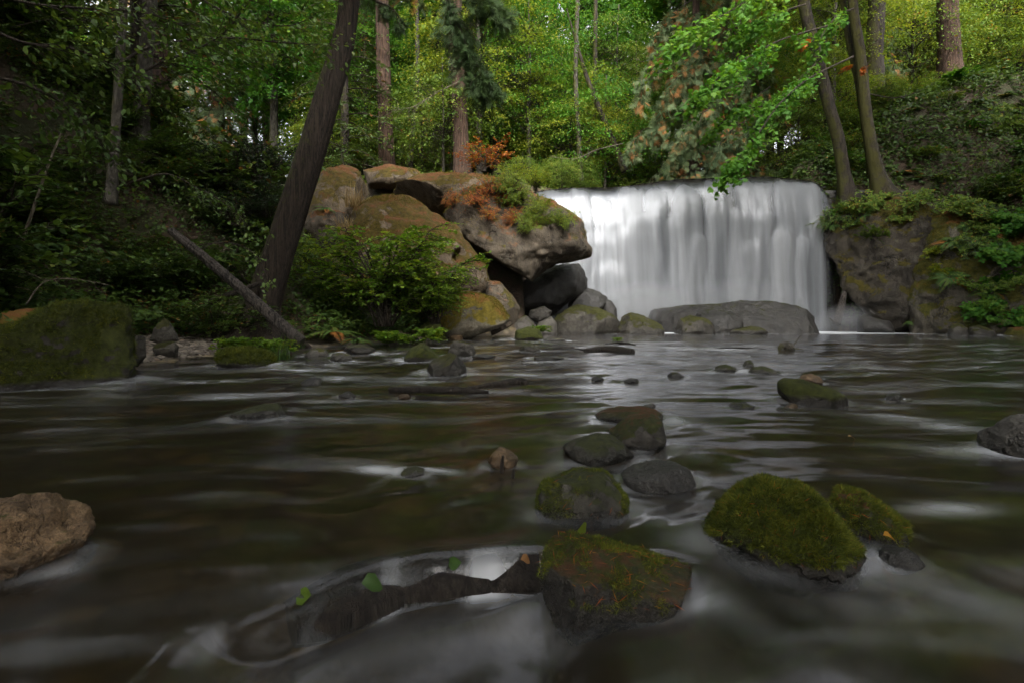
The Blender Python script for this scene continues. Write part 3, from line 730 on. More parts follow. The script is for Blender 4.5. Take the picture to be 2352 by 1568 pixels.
# --- stones in the stream, far to near
GS = 'stones standing in the stream'
SR = [
 ('mossy_rock', 'thick mossy rock with a leafy sprig on its right, near the broad boulder', [(1182, 776), (1185, 760), (1212, 751), (1238, 757), (1250, 775), (1220, 782)], 'rock_moss_heavy', dict(n=2.5, facets=3)),
 ('rock', 'pale flat stone just right of the sprig-topped mossy rock', [(1240, 781), (1262, 775), (1300, 779), (1295, 783)], 'rock_grey', dict(thick=0.7)),
 ('rock', 'low mottled rock in open water below the sprig-topped rock', [(1185, 808), (1200, 795), (1220, 789), (1245, 803), (1235, 809)], 'rock_mossy', {}),
 ('mossy_rock', 'rounded moss cushion stone at the foot of the golden boulder', [(956, 770), (970, 745), (998, 734), (1024, 748), (1027, 772), (990, 776)], 'rock_moss_heavy', dict(n=2.5)),
 ('rock', 'reddish stone between the moss cushion and the golden boulder', [(1025, 775), (1045, 768), (1062, 770), (1064, 779), (1040, 782)], 'rock_brown', {}),
 ('mossy_rock', 'pointed mossy rock standing left of a trio in midstream', [(920, 826), (940, 803), (968, 786), (985, 795), (1015, 818), (1010, 830), (960, 831)], 'rock_moss_heavy', dict(facets=9)),
 ('mossy_rock', 'blocky mossy rock, rearmost of a trio in midstream', [(1027, 808), (1040, 784), (1062, 778), (1083, 786), (1092, 805), (1085, 818), (1045, 818)], 'rock_mossy', dict(facets=9, n=2.8)),
 ('mossy_rock', 'dark peaked mossy rock, nearest of a trio in midstream', [(975, 850), (985, 830), (1010, 818), (1035, 808), (1048, 812), (1068, 838), (1078, 858), (1030, 861), (980, 858)], 'rock_mossy', dict(facets=10, n=2.6)),
 ('rock', 'low wet stone trailing right of the mossy trio', [(1080, 818), (1105, 812), (1140, 816), (1130, 822)], 'rock_dark', dict(thick=0.6)),
 ('rock', 'pale smooth stone at the left bank waterline near the ferns', [(698, 815), (712, 803), (730, 799), (752, 805), (758, 815), (720, 818)], 'rock_grey', dict(facets=3)),
 ('rock', 'rounded dark stone next to the pale smooth one by the ferns', [(756, 824), (766, 811), (785, 808), (805, 815), (813, 826), (780, 829)], 'rock_grey', dict(facets=3)),
 ('rock', 'flat wet stones ridge awash below the rounded dark stone', [(690, 834), (720, 826), (750, 824), (768, 834), (730, 838)], 'rock_dark', dict(thick=0.6)),
 ('rock', 'small black angular stone alone in the left riffle', [(687, 880), (700, 872), (722, 866), (738, 869), (742, 883), (710, 886)], 'rock_dark', dict(facets=9)),
 ('rock', 'speckled brown wedge-shaped stone in the left stream', [(519, 958), (545, 947), (575, 938), (610, 929), (640, 930), (658, 942), (662, 958), (640, 968), (570, 968)], 'rock_near', dict(facets=6, n=2.6)),
 ('rock', 'tiny black stone with a white ripple left of the floating logs', [(775, 908), (790, 900), (803, 898), (820, 908), (795, 912)], 'rock_dark', {}),
 ('rock', 'tiny brown stone in a ring ripple below the floating log', [(910, 911), (922, 905), (936, 904), (945, 911), (925, 914)], 'rock_brown', {}),
 ('rock', 'small stone awash at the left edge riffle', [(420, 885), (430, 879), (448, 880), (452, 886), (435, 888)], 'rock_dark', {}),
 ('rock', 'small wet stone beside a white streak at the left riffle', [(468, 880), (480, 873), (500, 872), (515, 877), (495, 881)], 'rock_dark', {}),
 ('rock', 'dark ridge stone awash left of the driftwood log', [(1218, 822), (1245, 816), (1275, 818), (1300, 823), (1260, 826)], 'rock_dark', dict(thick=0.6)),
 ('rock', 'dark low stone, left of three close together below the falls', [(1632, 850), (1648, 840), (1668, 837), (1690, 845), (1698, 853), (1660, 855)], 'rock_near', dict(facets=5)),
 ('rock', 'small peaked stone, rear of three close together below the falls', [(1700, 840), (1712, 829), (1722, 826), (1734, 835), (1735, 842), (1715, 844)], 'rock_near', dict(facets=8)),
 ('rock', 'humped stone, right of three close together below the falls', [(1712, 855), (1728, 843), (1750, 840), (1775, 848), (1795, 857), (1760, 861)], 'rock_near', dict(facets=5)),
 ('rock', 'tan stone behind the slanting mossy rock', [(1830, 874), (1842, 862), (1862, 858), (1882, 864), (1893, 877), (1860, 884)], 'rock_brown', dict(facets=5)),
 ('mossy_rock', 'slanting moss-covered rock sloping down to the right in midstream', [(1786, 900), (1787, 876), (1800, 869), (1840, 870), (1880, 884), (1920, 898), (1946, 910), (1949, 924), (1900, 930), (1830, 922)], 'rock_moss_heavy', dict(facets=5, n=3.0, thick=0.6)),
 ('rock', 'glistening dark stone awash left of the slanting mossy rock', [(1660, 938), (1678, 926), (1705, 923), (1738, 934), (1730, 942), (1690, 944)], 'rock_dark', dict(facets=4)),
 ('rock', 'brown stone in the wake under the slanting mossy rock', [(1798, 934), (1812, 925), (1832, 928), (1836, 938), (1815, 942)], 'rock_brown', {}),
 ('rock', 'small glinting stone alone right of the slanting mossy rock', [(2028, 914), (2040, 904), (2060, 903), (2076, 911), (2055, 918)], 'rock_near', {}),
 ('rock', 'small dark stone with a white collar behind the low mossy hump', [(1525, 866), (1540, 855), (1556, 854), (1576, 866), (1550, 870)], 'rock_dark', {}),
 ('rock', 'tiny stone breaking the surface under the driftwood log', [(1355, 870), (1368, 863), (1382, 865), (1388, 871), (1370, 874)], 'rock_dark', {}),
 ('rock', 'tiny flat stone right of another, under the driftwood log', [(1430, 873), (1448, 868), (1465, 870), (1468, 876), (1445, 878)], 'rock_dark', {}),
 ('rock', 'thin stone just showing behind the low mossy hump', [(1468, 935), (1482, 928), (1500, 927), (1508, 934), (1490, 938)], 'rock_dark', {}),
 ('mossy_rock', 'low mossy hump, rearmost of a cluster in midstream', [(1352, 965), (1375, 946), (1420, 937), (1470, 935), (1510, 944), (1528, 960), (1522, 975), (1440, 978)], 'rock_litter', dict(facets=4, n=2.5)),
 ('rock', 'tilted black wet rock, middle of the cluster in midstream', [(1392, 990), (1425, 968), (1460, 957), (1495, 956), (1522, 968), (1530, 1005), (1531, 1035), (1500, 1042), (1450, 1020)], 'rock_litter', dict(facets=8, n=2.7)),
 ('mossy_rock', 'sloping mossy rock, front left of the cluster in midstream', [(1288, 1030), (1320, 1012), (1370, 1000), (1405, 1003), (1435, 1022), (1460, 1046), (1430, 1060), (1370, 1064)], 'rock_near', dict(facets=6, n=2.5)),
 ('rock', 'glossy water-slicked round rock below the midstream cluster', [(1425, 1086), (1450, 1073), (1495, 1065), (1545, 1065), (1585, 1082), (1598, 1108), (1575, 1124), (1510, 1127), (1445, 1108)], 'rock_dark', dict(facets=2, n=2.5, amp=0.04)),
 ('mossy_rock', 'round olive rock with moss on its right side', [(1233, 1170), (1234, 1122), (1262, 1090), (1310, 1073), (1350, 1073), (1395, 1092), (1428, 1122), (1449, 1155), (1435, 1188), (1380, 1200), (1290, 1200)], 'rock_near', dict(facets=7, n=2.6, key='olive')),
 ('rock', 'small rusty rock behind two upright twigs', [(1120, 1056), (1130, 1036), (1148, 1027), (1172, 1036), (1192, 1050), (1180, 1064), (1145, 1068)], 'rock_brown', dict(facets=9)),
 ('rock', 'thin black stone awash with a white trail, left of the twigs', [(915, 1086), (935, 1076), (955, 1072), (982, 1080), (960, 1090), (930, 1092)], 'rock_dark', dict(facets=4)),
 ('rock', 'rough grey rock at the right picture edge', [(2245, 1000), (2258, 975), (2290, 956), (2340, 950), (2400, 960), (2440, 1000), (2440, 1050), (2350, 1055), (2285, 1047), (2252, 1022)], 'rock_grey', dict(facets=9, n=2.6, rid=0.06)),
 ('mossy_rock', 'moss-topped ledge just behind the big shaggy mossy rock', [(1880, 1180), (1892, 1138), (1930, 1126), (1980, 1140), (2040, 1175), (2092, 1212), (2085, 1245), (1990, 1265), (1900, 1250)], 'rock_litter', dict(facets=6, n=2.6, key='ledge2', sink=0.3)),
 ('mossy_rock', 'big shaggy moss-covered rock, largest in the right foreground', [(1618, 1212), (1640, 1165), (1690, 1128), (1745, 1110), (1820, 1120), (1890, 1143), (1960, 1185), (2005, 1235), (2012, 1285), (1960, 1318), (1850, 1332), (1740, 1320), (1670, 1282)], 'rock_moss_heavy', dict(facets=4, n=2.5, sub=6, key='shaggy', thick=0.75)),
 ('rock', 'wet black stone with a bright glint, right of the shaggy rock', [(2010, 1275), (2030, 1256), (2065, 1252), (2100, 1275), (2125, 1298), (2090, 1312), (2030, 1305)], 'rock_dark', dict(facets=4)),
 ('rock', 'triangular needle-strewn rock in the centre foreground', [(1245, 1345), (1247, 1275), (1262, 1248), (1290, 1246), (1370, 1262), (1480, 1290), (1570, 1320), (1632, 1345), (1580, 1372), (1490, 1392), (1395, 1414), (1330, 1408), (1275, 1375)], 'rock_litter', dict(facets=5, n=2.9, sub=6, key='front', thick=0.6, sink=0.3)),
 ('rock', 'ochre lumpy rock at the left picture edge', [(-150, 1310), (-140, 1200), (-60, 1160), (0, 1158), (45, 1148), (85, 1160), (110, 1152), (150, 1168), (185, 1198), (195, 1225), (180, 1255), (206, 1285), (190, 1315), (100, 1340), (0, 1350), (-100, 1345)], 'rock_brown', dict(facets=16, n=2.8, sub=6, rid=0.13, amp=0.13, thick=0.6, sink=0.4)),
]
for i, (nm, lab, ol, mt, kw) in enumerate(SR):
    kw = dict(kw)
    kw.setdefault('sub', 4 if (max(p[0] for p in ol) - min(p[0] for p in ol)) < 60 else 5)
    kw.setdefault('amp', 0.07)
    kw.setdefault('facets', 6)
    kw.setdefault('thick', 0.9)
    rock(nm, lab, ol, mt, 'rock', GS, seed=101 + i * 3, **kw)

# old squared block on the left bank
rock('stone_block', 'big squared block with mossy top at the left picture edge', [(-130, 800), (-60, 765), (0, 757), (70, 733), (130, 704), (190, 697), (260, 702), (298, 706), (305, 740), (309, 830), (312, 888), (250, 905), (100, 918), (-60, 935), (-140, 930)],
     'rock_moss_heavy', 'block', None, 'block', Y=4.85, thick=0.6, n=10.0, skew=0.05, amp=0.05, facets=0, sub=6, seed=301, sink=0.2, front=True, rid=0.04, rough_amp=0.04)
rock('mossy_rock', 'moss-capped ledge behind the squared block', [(-120, 790), (-60, 735), (0, 722), (60, 712), (120, 705), (150, 740), (60, 790)],
     'boulder_moss', 'rock', None, None, Y=6.3, thick=0.9, n=2.6, skew=0.3, amp=0.08, facets=4, sub=5, seed=303, sink=0.4, water=False)
rock('mossy_rock', 'pointed mossy stone on the gravel beach beyond the block', [(340, 776), (355, 750), (372, 732), (385, 735), (402, 755), (410, 772), (375, 780)],
     'rock_mossy', 'rock', None, None, Y=8.6, thick=0.9, n=2.5, skew=0.2, amp=0.07, facets=8, sub=5, seed=305, sink=0.3, water=False)
rock('mossy_rock', 'dark mossy stone tucked against the corner of the squared block', [(296, 822), (300, 780), (318, 762), (334, 775), (336, 815), (315, 832)],
     'rock_mossy', 'rock', None, None, Y=6.6, thick=0.9, n=2.5, skew=0.2, amp=0.07, facets=6, sub=5, seed=306, sink=0.3, water=False)
rock('mossy_rock', 'long low mossy stone on the gravel beach', [(345, 800), (365, 788), (400, 784), (412, 795), (405, 812), (365, 814)],
     'rock_mossy', 'rock', None, None, Y=8.0, thick=0.9, n=2.5, skew=0.2, amp=0.07, facets=6, sub=5, seed=307, sink=0.3, water=False)
rock('mossy_rock', 'mossy island stone overgrown with leafy weeds by the gravel beach', [(495, 832), (500, 812), (530, 802), (570, 800), (610, 806), (632, 820), (640, 834), (560, 842)],
     'rock_moss_heavy', 'rock', None, 'island', thick=0.7, n=2.6, skew=0.2, amp=0.07, facets=4, sub=5, seed=308, sink=0.4)
rock('mossy_rock', 'mossy bank stone at the foot of the fallen log', [(672, 768), (690, 756), (720, 752), (735, 762), (725, 776), (690, 780)],
     'rock_mossy', 'rock', None, None, Y=12.3, thick=0.9, n=2.5, skew=0.2, amp=0.07, facets=6, sub=4, seed=309, sink=0.3, water=False)
rock('mossy_rock', 'moss-covered shore stone between fern and cress', [(785, 805), (800, 792), (835, 790), (862, 800), (858, 810), (815, 812)],
     'rock_mossy', 'rock', None, None, thick=0.8, n=2.5, skew=0.2, amp=0.07, facets=6, sub=4, seed=310, sink=0.3)

# ------------------------------------------------------------------ water of the pool and the stream
WEIR = np.array([on_water(a, b) for a, b in [(560, 1395), (640, 1372), (720, 1345), (800, 1315), (900, 1285), (1000, 1268), (1120, 1256), (1240, 1252)]])
def weir_y(x):
    return np.interp(x, WEIR[:, 0], WEIR[:, 1])

def weir_amp(x):
    return smooth(WEIR[0, 0] - 0.12, WEIR[0, 0] + 0.10, x) * (1 - smooth(WEIR[-1, 0] - 0.02, WEIR[-1, 0] + 0.14, x))

def water_z(X, Y):
    sh = X.shape
    x, y = X.ravel(), Y.ravel()
    d = np.maximum(y, 0.6)
    # flow-warped ripples; longer than they are wide, running down and across the stream
    wx = x + 0.35 * pnoise(np.stack([x * 0.5, y * 0.5, 0 * x], 1), 41)
    wy = y + 0.35 * pnoise(np.stack([x * 0.5, y * 0.5, 0 * x + 5], 1), 42)
    rapid = np.interp(y, [0, 2, 5, 9, 11.5, 13, 16, 20, 24], [0.8, 1, 1, 1.05, 0.9, 0.5, 0.28, 0.3, 0.8])
    rapid = rapid * (1 - 0.55 * smooth(0.0, 2.2, x_left(y) + 2.6 - x) * smooth(2, 5, y))
    z = np.zeros_like(x)
    ux = wx * 0.93 + wy * 0.37; uy = -wx * 0.37 + wy * 0.93
    z += 0.030 * pnoise(np.stack([ux * 0.75, uy * 1.9, 0 * x], 1), 51) * rapid
    z += 0.016 * pnoise(np.stack([wx * 1.6, wy * 3.6, 0 * x], 1), 52) * rapid
    z += 0.0085 * pnoise(np.stack([ux * 3.2, uy * 8.5, 0 * x], 1), 53) * rapid
    z += 0.0034 * pnoise(np.stack([wx * 8, wy * 19, 0 * x], 1), 54) * rapid * smooth(1.0, 3.0, y)
    # pillows against the upstream side of stones, a trough and a spreading wake below them
    foam = np.zeros_like(x)
    for (rx, ry, rw, rd) in ROCKS:
        if ry > 17.5 or rw > 2.5: continue
        r = max(rw, 0.05)
        dx, dy = (x - rx) / r, (y - ry) / max(rd, 0.05)
        m = (np.abs(dx) < 5) & (np.abs(dy) < 8)
        if not m.any(): continue
        dxm, dym = dx[m], dy[m]
        a = 0.09 * min(r, 0.3)
        rr = np.sqrt(dxm ** 2 + dym ** 2)
        ring = np.exp(-((rr - 1.15) / 0.35) ** 2)
        z[m] += a * ring * np.clip(0.4 + dym / np.maximum(rr, 1e-3), -0.5, 1.4)
        wk = np.exp(-((np.abs(dxm) - 0.9 - 0.35 * np.maximum(0, -dym)) / 0.35) ** 2) * np.exp(-np.maximum(0, -dym) / 3.0) * (dym < 0.6)
        z[m] += 0.45 * a * wk
        foam[m] = np.maximum(foam[m], 0.22 * wk * smooth(0.2, -0.6, dym) + 0.26 * ring * smooth(-0.3, 0.8, np.abs(dxm)))
    # small drop over the sunken branch in the foreground
    wy_ = weir_y(x) - y
    wa = weir_amp(x)
    drop = smooth(0.0, 0.07, wy_ + 0.02 * pnoise(np.stack([x * 5, 0 * x, 0 * x], 1), 67)) * wa * (1 - smooth(0.4, 1.0, wy_))
    z -= 0.10 * drop
    z += 0.02 * np.exp(-((wy_ - 0.22) / 0.09) ** 2) * wa
    z -= 0.03 * (1 - smooth(0.5, 1.5, y))
    # white water below the falls; pale streaks are part foam, part painted reflection
    fall = smooth(17.8, 20.6, y + 0.35 * pnoise(np.stack([x * 0.8, y * 0.8, 0 * x], 1), 60)) * smooth(2.2, 3.5, x) * (1 - smooth(13.5, 14.8, x))
    st = fbm(np.stack([ux * 0.55, uy * 2.4, 0 * x + 3], 1), 4, 61)
    st2 = fbm(np.stack([wx * 1.5, wy * 6.0, 0 * x + 3], 1), 3, 63)
    st3 = fbm(np.stack([wx * 3.0, wy * 15.0, 0 * x + 8], 1), 3, 65)
    sf = (0.25 * smooth(0.05, 0.75, st) + 0.75 * smooth(0.15, 0.75, st2) * smooth(-0.3, 0.4, st) + 0.6 * smooth(0.25, 0.8, st3) * smooth(2.5, 5, y) * smooth(-0.3, 0.4, st)) * np.clip(rapid, 0, 1)
    spill = smooth(0.15, 0.55, pnoise(np.stack([x * 9, 0 * x, 0 * x + 2], 1), 66))
    wf = (0.10 * np.exp(-((wy_ - 0.22) / 0.14) ** 2) + 0.75 * spill * np.exp(-((wy_ - 0.06) / 0.045) ** 2)) * wa
    near = 0.30 + 0.70 * smooth(2.0, 6.0, y)
    hot = np.zeros_like(x)
    for (qx, qy, rx_, ry_, k) in [(2190, 975, 0.16, 0.16, .5), (2260, 1040, .2, .1, .35), (2170, 1170, .12, .05, .5), (2080, 960, .22, .12, .3), (1650, 905, .35, .14, .25), (1500, 862, .3, .1, .4), (1330, 905, .5, .12, .22),
                                  (1240, 860, .5, .2, .25), (700, 850, .5, .18, .3), (830, 868, .5, .2, .3), (480, 878, .35, .12, .45), (600, 905, .6, .12, .3), (1000, 925, .4, .1, .3), (880, 960, .35, .08, .3), (740, 965, .25, .07, .35), (880, 1082, .1, .04, .55), (1000, 1078, .08, .03, .5), (1150, 900, .3, .08, .3), (1640, 800, 1.4, .5, .3), (1850, 840, .9, .25, .2), (2000, 845, .9, .2, .25)]:
        c = on_water(qx, qy)
        hot = np.maximum(hot, k * np.exp(-((x - c[0]) / rx_) ** 2 - ((y - c[1]) / ry_) ** 2))
    hot = hot * np.clip(0.55 + 0.9 * st2 + 0.5 * st3, 0, 1.5)
    foam = np.clip(np.maximum(foam * (0.6 + 0.8 * st2), 0) * (0.35 + 0.65 * near) + 0.30 * sf * near + 0.55 * wf + fall + hot, 0, 1)
    return z.reshape(sh), foam.reshape(sh)

rows = np.concatenate([np.linspace(-6, 0.35, 24, endpoint=False), 0.35 * np.exp(np.linspace(0, math.log(23.6 / 0.35), 470))])
cols = np.linspace(-1, 1, 431)
half = np.maximum(1.12 * np.maximum(rows, 0) + 2.6, 2.6)
WX = cols[None, :] * half[:, None]
WY = np.repeat(rows[:, None], len(cols), 1)
lo = x_left(WY) - 1.2; hi = x_right(WY) + 1.2
WX = np.clip(WX, lo, hi)
WZ, WFm = water_z(WX, WY)

def water_material():
    t = NT('silky_stream_water')
    at_ = t.n("Attribute", attribute_name="foam")
    geo = t.n("NewGeometry")
    fr = t.n("Fresnel", IOR=1.33)
    gl = t.n("BsdfGlossy", Roughness=0.13, Color=(0.95, 0.96, 1.0))
    rf = t.n("BsdfRefraction", IOR=1.33, Roughness=0.2, Color=(0.62, 0.54, 0.38))
    df = t.n("BsdfDiffuse", Color=(0.05, 0.045, 0.036))
    under = t.n("MixShader")
    under.inputs[0].default_value = 0.10
    t.t.links.new(rf.outputs[0], under.inputs[1]); t.t.links.new(df.outputs[0], under.inputs[2])
    surf = t.n("MixShader")
    t.set(surf.inputs[0], fr.outputs[0])
    t.t.links.new(under.outputs[0], surf.inputs[1]); t.t.links.new(gl.outputs[0], surf.inputs[2])
    wh = t.n("BsdfDiffuse", Color=(0.62, 0.64, 0.67))
    mx = t.n("MixShader")
    t.set(mx.inputs[0], t.math('MULTIPLY', at_.outputs['Fac'], 0.85))
    t.t.links.new(surf.outputs[0], mx.inputs[1]); t.t.links.new(wh.outputs[0], mx.inputs[2])
    return t.done(mx.outputs[0])

me = mesh_np('river', np.stack([WX.ravel(), WY.ravel(), WZ.ravel()], 1), grid_faces(len(rows), len(cols)), {"foam": WFm.ravel()})
tag(link('river', me, water_material()), 'smooth silky stream water flowing from the pool towards the camera', None, None, 'structure')

# ------------------------------------------------------------------ waterfall
LIPQ = [(1195, 455), (1235, 438), (1300, 431), (1420, 429), (1480, 421), (1560, 411), (1650, 409), (1760, 405), (1830, 411), (1868, 416), (1884, 428)]
def falls_sheet(nu, nv, seed, out=0.0, u0=0.0, u1=1.0, strand=1.0):
    u = np.linspace(u0, u1, nu); v = np.linspace(0, 1, nv) ** 1.15
    U, Vv = np.meshgrid(u, v)
    lq = np.array(LIPQ, float)
    s = np.linspace(0, 1, len(lq))
    cum = np.concatenate([[0], np.cumsum(np.hypot(*np.diff(lq, axis=0).T))]); cum /= cum[-1]
    lx = np.interp(U, cum, lq[:, 0]); ly = np.interp(U, cum, lq[:, 1])
    YL = 22.7
    xt = (lx - 1176) / F * YL
    zt = CAM_H + (HOR - ly) / F * YL + 0.05 * fbm(np.stack([lx.ravel() * 0.02, 0 * lx.ravel(), 0 * lx.ravel()], 1), 3, 90).reshape(lx.shape)
    xb = (1222 + (1938 - 1222) * U - 1176) / F * 21.2
    X = xt + (xb - xt) * (0.25 * Vv + 0.75 * Vv ** 1.6)
    Z = zt * (1 - Vv) - 0.15 * Vv
    # profile: over the lip, then bouncing out from ledge to ledge
    Yp = YL + 0.5 * np.exp(-Vv * 40) - 0.30 * (1 - np.exp(-10 * Vv)) - 0.75 * Vv ** 1.4
    N_ = lambda a, b, o, sd, oc=3: fbm(np.stack([U.ravel() * a, Vv.ravel() * b, np.full(U.size, o * 1.0)], 1), oc, sd).reshape(U.shape)
    st = N_(30, 0.7, seed, 73 + seed); st_f = N_(110, 0.6, seed * 2, 75 + seed, 2); lo_ = N_(12, 0.5, 3, 77 + seed, 2); soft = N_(22, 4, 9, 79)
    # position on the rock face: a across (0..21), b down (0..12), in units of about half a metre
    A = (1176 + F * X / Yp - 1223) / 32.0 + 0.25 * N_(10, 3, 1, 70, 2)
    B = (784 - F * ((Z - CAM_H) * _cp + (Yp) * _sp) / Yp - 376.3) / 32.0 + 0.12 * soft + 0.10 * N_(55, 0, 4, 71, 2)
    bul = np.zeros_like(U); dens = np.zeros_like(U)
    # where the sheet strikes a ledge and bursts out white: from, to, top, arch, strength
    for (a0, a1, bt, ar, k) in [(-1, 3.4, 0.6, 0, .62), (2.9, 4.2, 0.6, 0, .8), (5.8, 8.1, 0.6, 0, .80), (8.0, 9.7, 1.75, .25, .74), (9.8, 12.1, 1.35, .7, .86), (12.0, 14.3, 0.6, 0, .62), (14.2, 17.0, 0.6, 0, .74), (16.8, 21.5, 0.6, 0, .70),
                                (4.3, 5.8, 2.3, .5, .8), (5.4, 7.0, 3.0, .3, .85), (6.3, 9.6, 3.3, .9, 1.0), (9.9, 12.1, 2.7, .4, .9), (12.0, 14.0, 2.5, .25, 1.0), (13.8, 15.5, 3.0, .2, .98), (15.3, 17.1, 3.1, .3, .86),
                                (3.4, 5.8, 4.6, .3, .9), (5.6, 8.9, 4.3, .5, 1.0), (9.3, 10.9, 3.6, .4, .92), (10.7, 12.5, 4.8, .6, 1.0), (16.9, 18.4, 4.4, 1.0, 1.0), (18.4, 19.8, 4.8, .5, .95), (14.6, 16.4, 5.2, .5, .9), (4.0, 7.0, 6.8, .6, .95), (19.4, 21.2, 3.6, .5, .7)]:
        e = (A - (a0 + a1) / 2) / ((a1 - a0) / 2)
        top = bt + ar * np.abs(e) ** 2.2
        t = np.clip((B - top) / 0.75, 0, 1)
        side = np.clip((1.12 - np.abs(e)) / 0.5, 0, 1)
        bul += 0.045 * smooth(0, 1, np.clip((B - top) / 1.3, 0, 1)) * smooth(0, 1, np.clip((1.3 - np.abs(e)) / 1.1, 0, 1))
        dens = np.maximum(dens, k * smooth(0, 0.7, t) * smooth(0, 1, side) * (0.80 + 0.20 * np.exp(-np.maximum(0, B - top) / 1.2)))
    for (a0, b0, ra, rb, k) in [(5.1, 2.2, .7, .55, .5), (9.8, 2.0, .25, .6, .6), (11.5, 1.9, .5, .5, .5), (13.4, 2.2, .55, .55, .4), (9.0, 1.25, 1.2, .28, .6), (11.6, 1.25, 1.2, .25, .5), (16.6, 1.2, 1.3, .3, .7), (3.6, 3.5, .35, 1.1, .35),
                                (9.05, 6.6, .28, 2.6, .75), (13.2, 7.4, .42, 2.6, .62), (12.3, 8.2, .18, 2, .3), (16.2, 7.6, .3, 2.0, .28), (4.6, 7.6, .3, 1.2, .35), (19.4, 7.6, .35, 2.2, .3), (14.9, 8.2, .25, 1.8, .2)]:
        dens = dens - k * np.exp(-((A - a0) / ra) ** 2 - ((B - b0) / rb) ** 4)
    Yp = Yp - bul - out * smooth(0, 0.3, Vv) - strand * smooth(0.02, 0.25, Vv) * (0.012 * st + 0.05 * lo_)
    low = smooth(0.15, 0.5, Vv)
    d = 0.08 + 0.08 * low + 0.80 * dens + (0.09 + 0.13 * low) * st + (0.08 + 0.10 * low) * lo_ + (0.04 + 0.05 * low) * st_f
    d = d * (0.10 + 0.90 * smooth(0.0, 0.06, Vv + 0.03 * soft + 0.02 * st))          # clear dark water sliding over the lip
    d = d + 0.45 * smooth(0.86, 1.0, Vv)
    return X, Yp, Z, np.clip(d, 0.0, 1.0), U

def falls_material():
    t = NT('falling_water')
    a = t.n("Attribute", attribute_name="dens")
    tp = t.n("BsdfTransparent", Color=(0.80, 0.82, 0.84))
    gl = t.n("BsdfGlossy", Roughness=0.35, Color=(0.35, 0.36, 0.38))
    clear = t.n("MixShader"); clear.inputs[0].default_value = 0.15
    t.t.links.new(tp.outputs[0], clear.inputs[1]); t.t.links.new(gl.outputs[0], clear.inputs[2])
    df = t.n("BsdfDiffuse", Color=(0.46, 0.465, 0.48))
    tr = t.n("BsdfTranslucent", Color=(0.46, 0.465, 0.48))
    wh = t.n("MixShader"); wh.inputs[0].default_value = 0.45
    t.t.links.new(df.outputs[0], wh.inputs[1]); t.t.links.new(tr.outputs[0], wh.inputs[2])
    mx = t.n("MixShader")
    t.set(mx.inputs[0], a.outputs['Fac'])
    t.t.links.new(clear.outputs[0], mx.inputs[1]); t.t.links.new(wh.outputs[0], mx.inputs[2])
    return t.done(mx.outputs[0])

FM = falls_material()
wf = thing('waterfall', 'broad white waterfall pouring over a rock ledge into the pool', 'waterfall', (6.5, 22.0, 0.0))
wf["kind"] = "structure"
for nm, seed, out, nu, nv in (('curtain', 1, 0.0, 700, 260), ('veil', 5, 0.20, 520, 200)):
    X, Yp, Z, d, U = falls_sheet(nu, nv, seed, out)
    if nm == 'veil':
        d = np.clip(d * 1.1 - 0.5, 0, 1) * 0.4
    edge = smooth(0.0, 0.015, U) * (1 - smooth(0.955, 1.0, U))
    d = d * edge
    V = np.stack([X.ravel() - 6.5, Yp.ravel() - 22.0, Z.ravel()], 1)
    link(nm, mesh_np(nm, V, grid_faces(nv, nu), {"dens": d.ravel()}), FM, wf)

# rock wall behind the water
cu = np.linspace(-2.5, 16.5, 150); cv = np.linspace(0, 1, 60)
CU, CV = np.meshgrid(cu, cv)
lipz = np.interp(CU, [(q[0] - 1176) / F * 22.7 for q in LIPQ], [CAM_H + (HOR - q[1]) / F * 22.7 for q in LIPQ])
CZ = -0.5 + (lipz - 0.03 + 0.5) * CV
pp = np.stack([CU.ravel() * 0.7, CZ.ravel() * 1.3, 0 * CU.ravel()], 1)
CY = 23.15 - 0.35 * (1 - CV) + 0.25 * ridged(pp, 4, 81).reshape(CU.shape) * smooth(0, 0.2, 1 - CV) + 2.5 * smooth(0.985, 1.0, CV)
me = mesh_np('cliff', np.stack([CU.ravel(), CY.ravel(), CZ.ravel()], 1), grid_faces(60, 150))
tag(link('cliff', me, M['cliff']), 'dark wet rock ledge behind the waterfall', None, None, 'structure')
# water above the lip
us = np.linspace(0, 1, 60); vs = np.linspace(0, 1, 30)
UU, VV = np.meshgrid(us, vs)
uy = 22.95 + VV * 14
ux0 = 0.3 + np.maximum(0, uy - 25) * 0.9; ux1 = 12.6 + np.maximum(0, uy - 25) * 0.9
UXp = ux0 + (ux1 - ux0) * UU
UZp = np.interp(UXp, [(q[0] - 1176) / F * 22.7 for q in LIPQ], [CAM_H + (HOR - q[1]) / F * 22.7 for q in LIPQ]) - 0.02
UZp = UZp * (1 - VV) + 5.95 * VV + 0.01 * pnoise(np.stack([UXp.ravel() * 2, uy.ravel() * 2, 0 * uy.ravel()], 1)).reshape(UU.shape)
tag(link('upper_stream_water', mesh_np('upper_stream_water', np.stack([UXp.ravel(), uy.ravel(), UZp.ravel()], 1), grid_faces(30, 60), {"foam": np.full(UU.size, 0.05)}), bpy.data.materials['silky_stream_water']), 'stream water above the lip of the waterfall', None, None, 'structure')

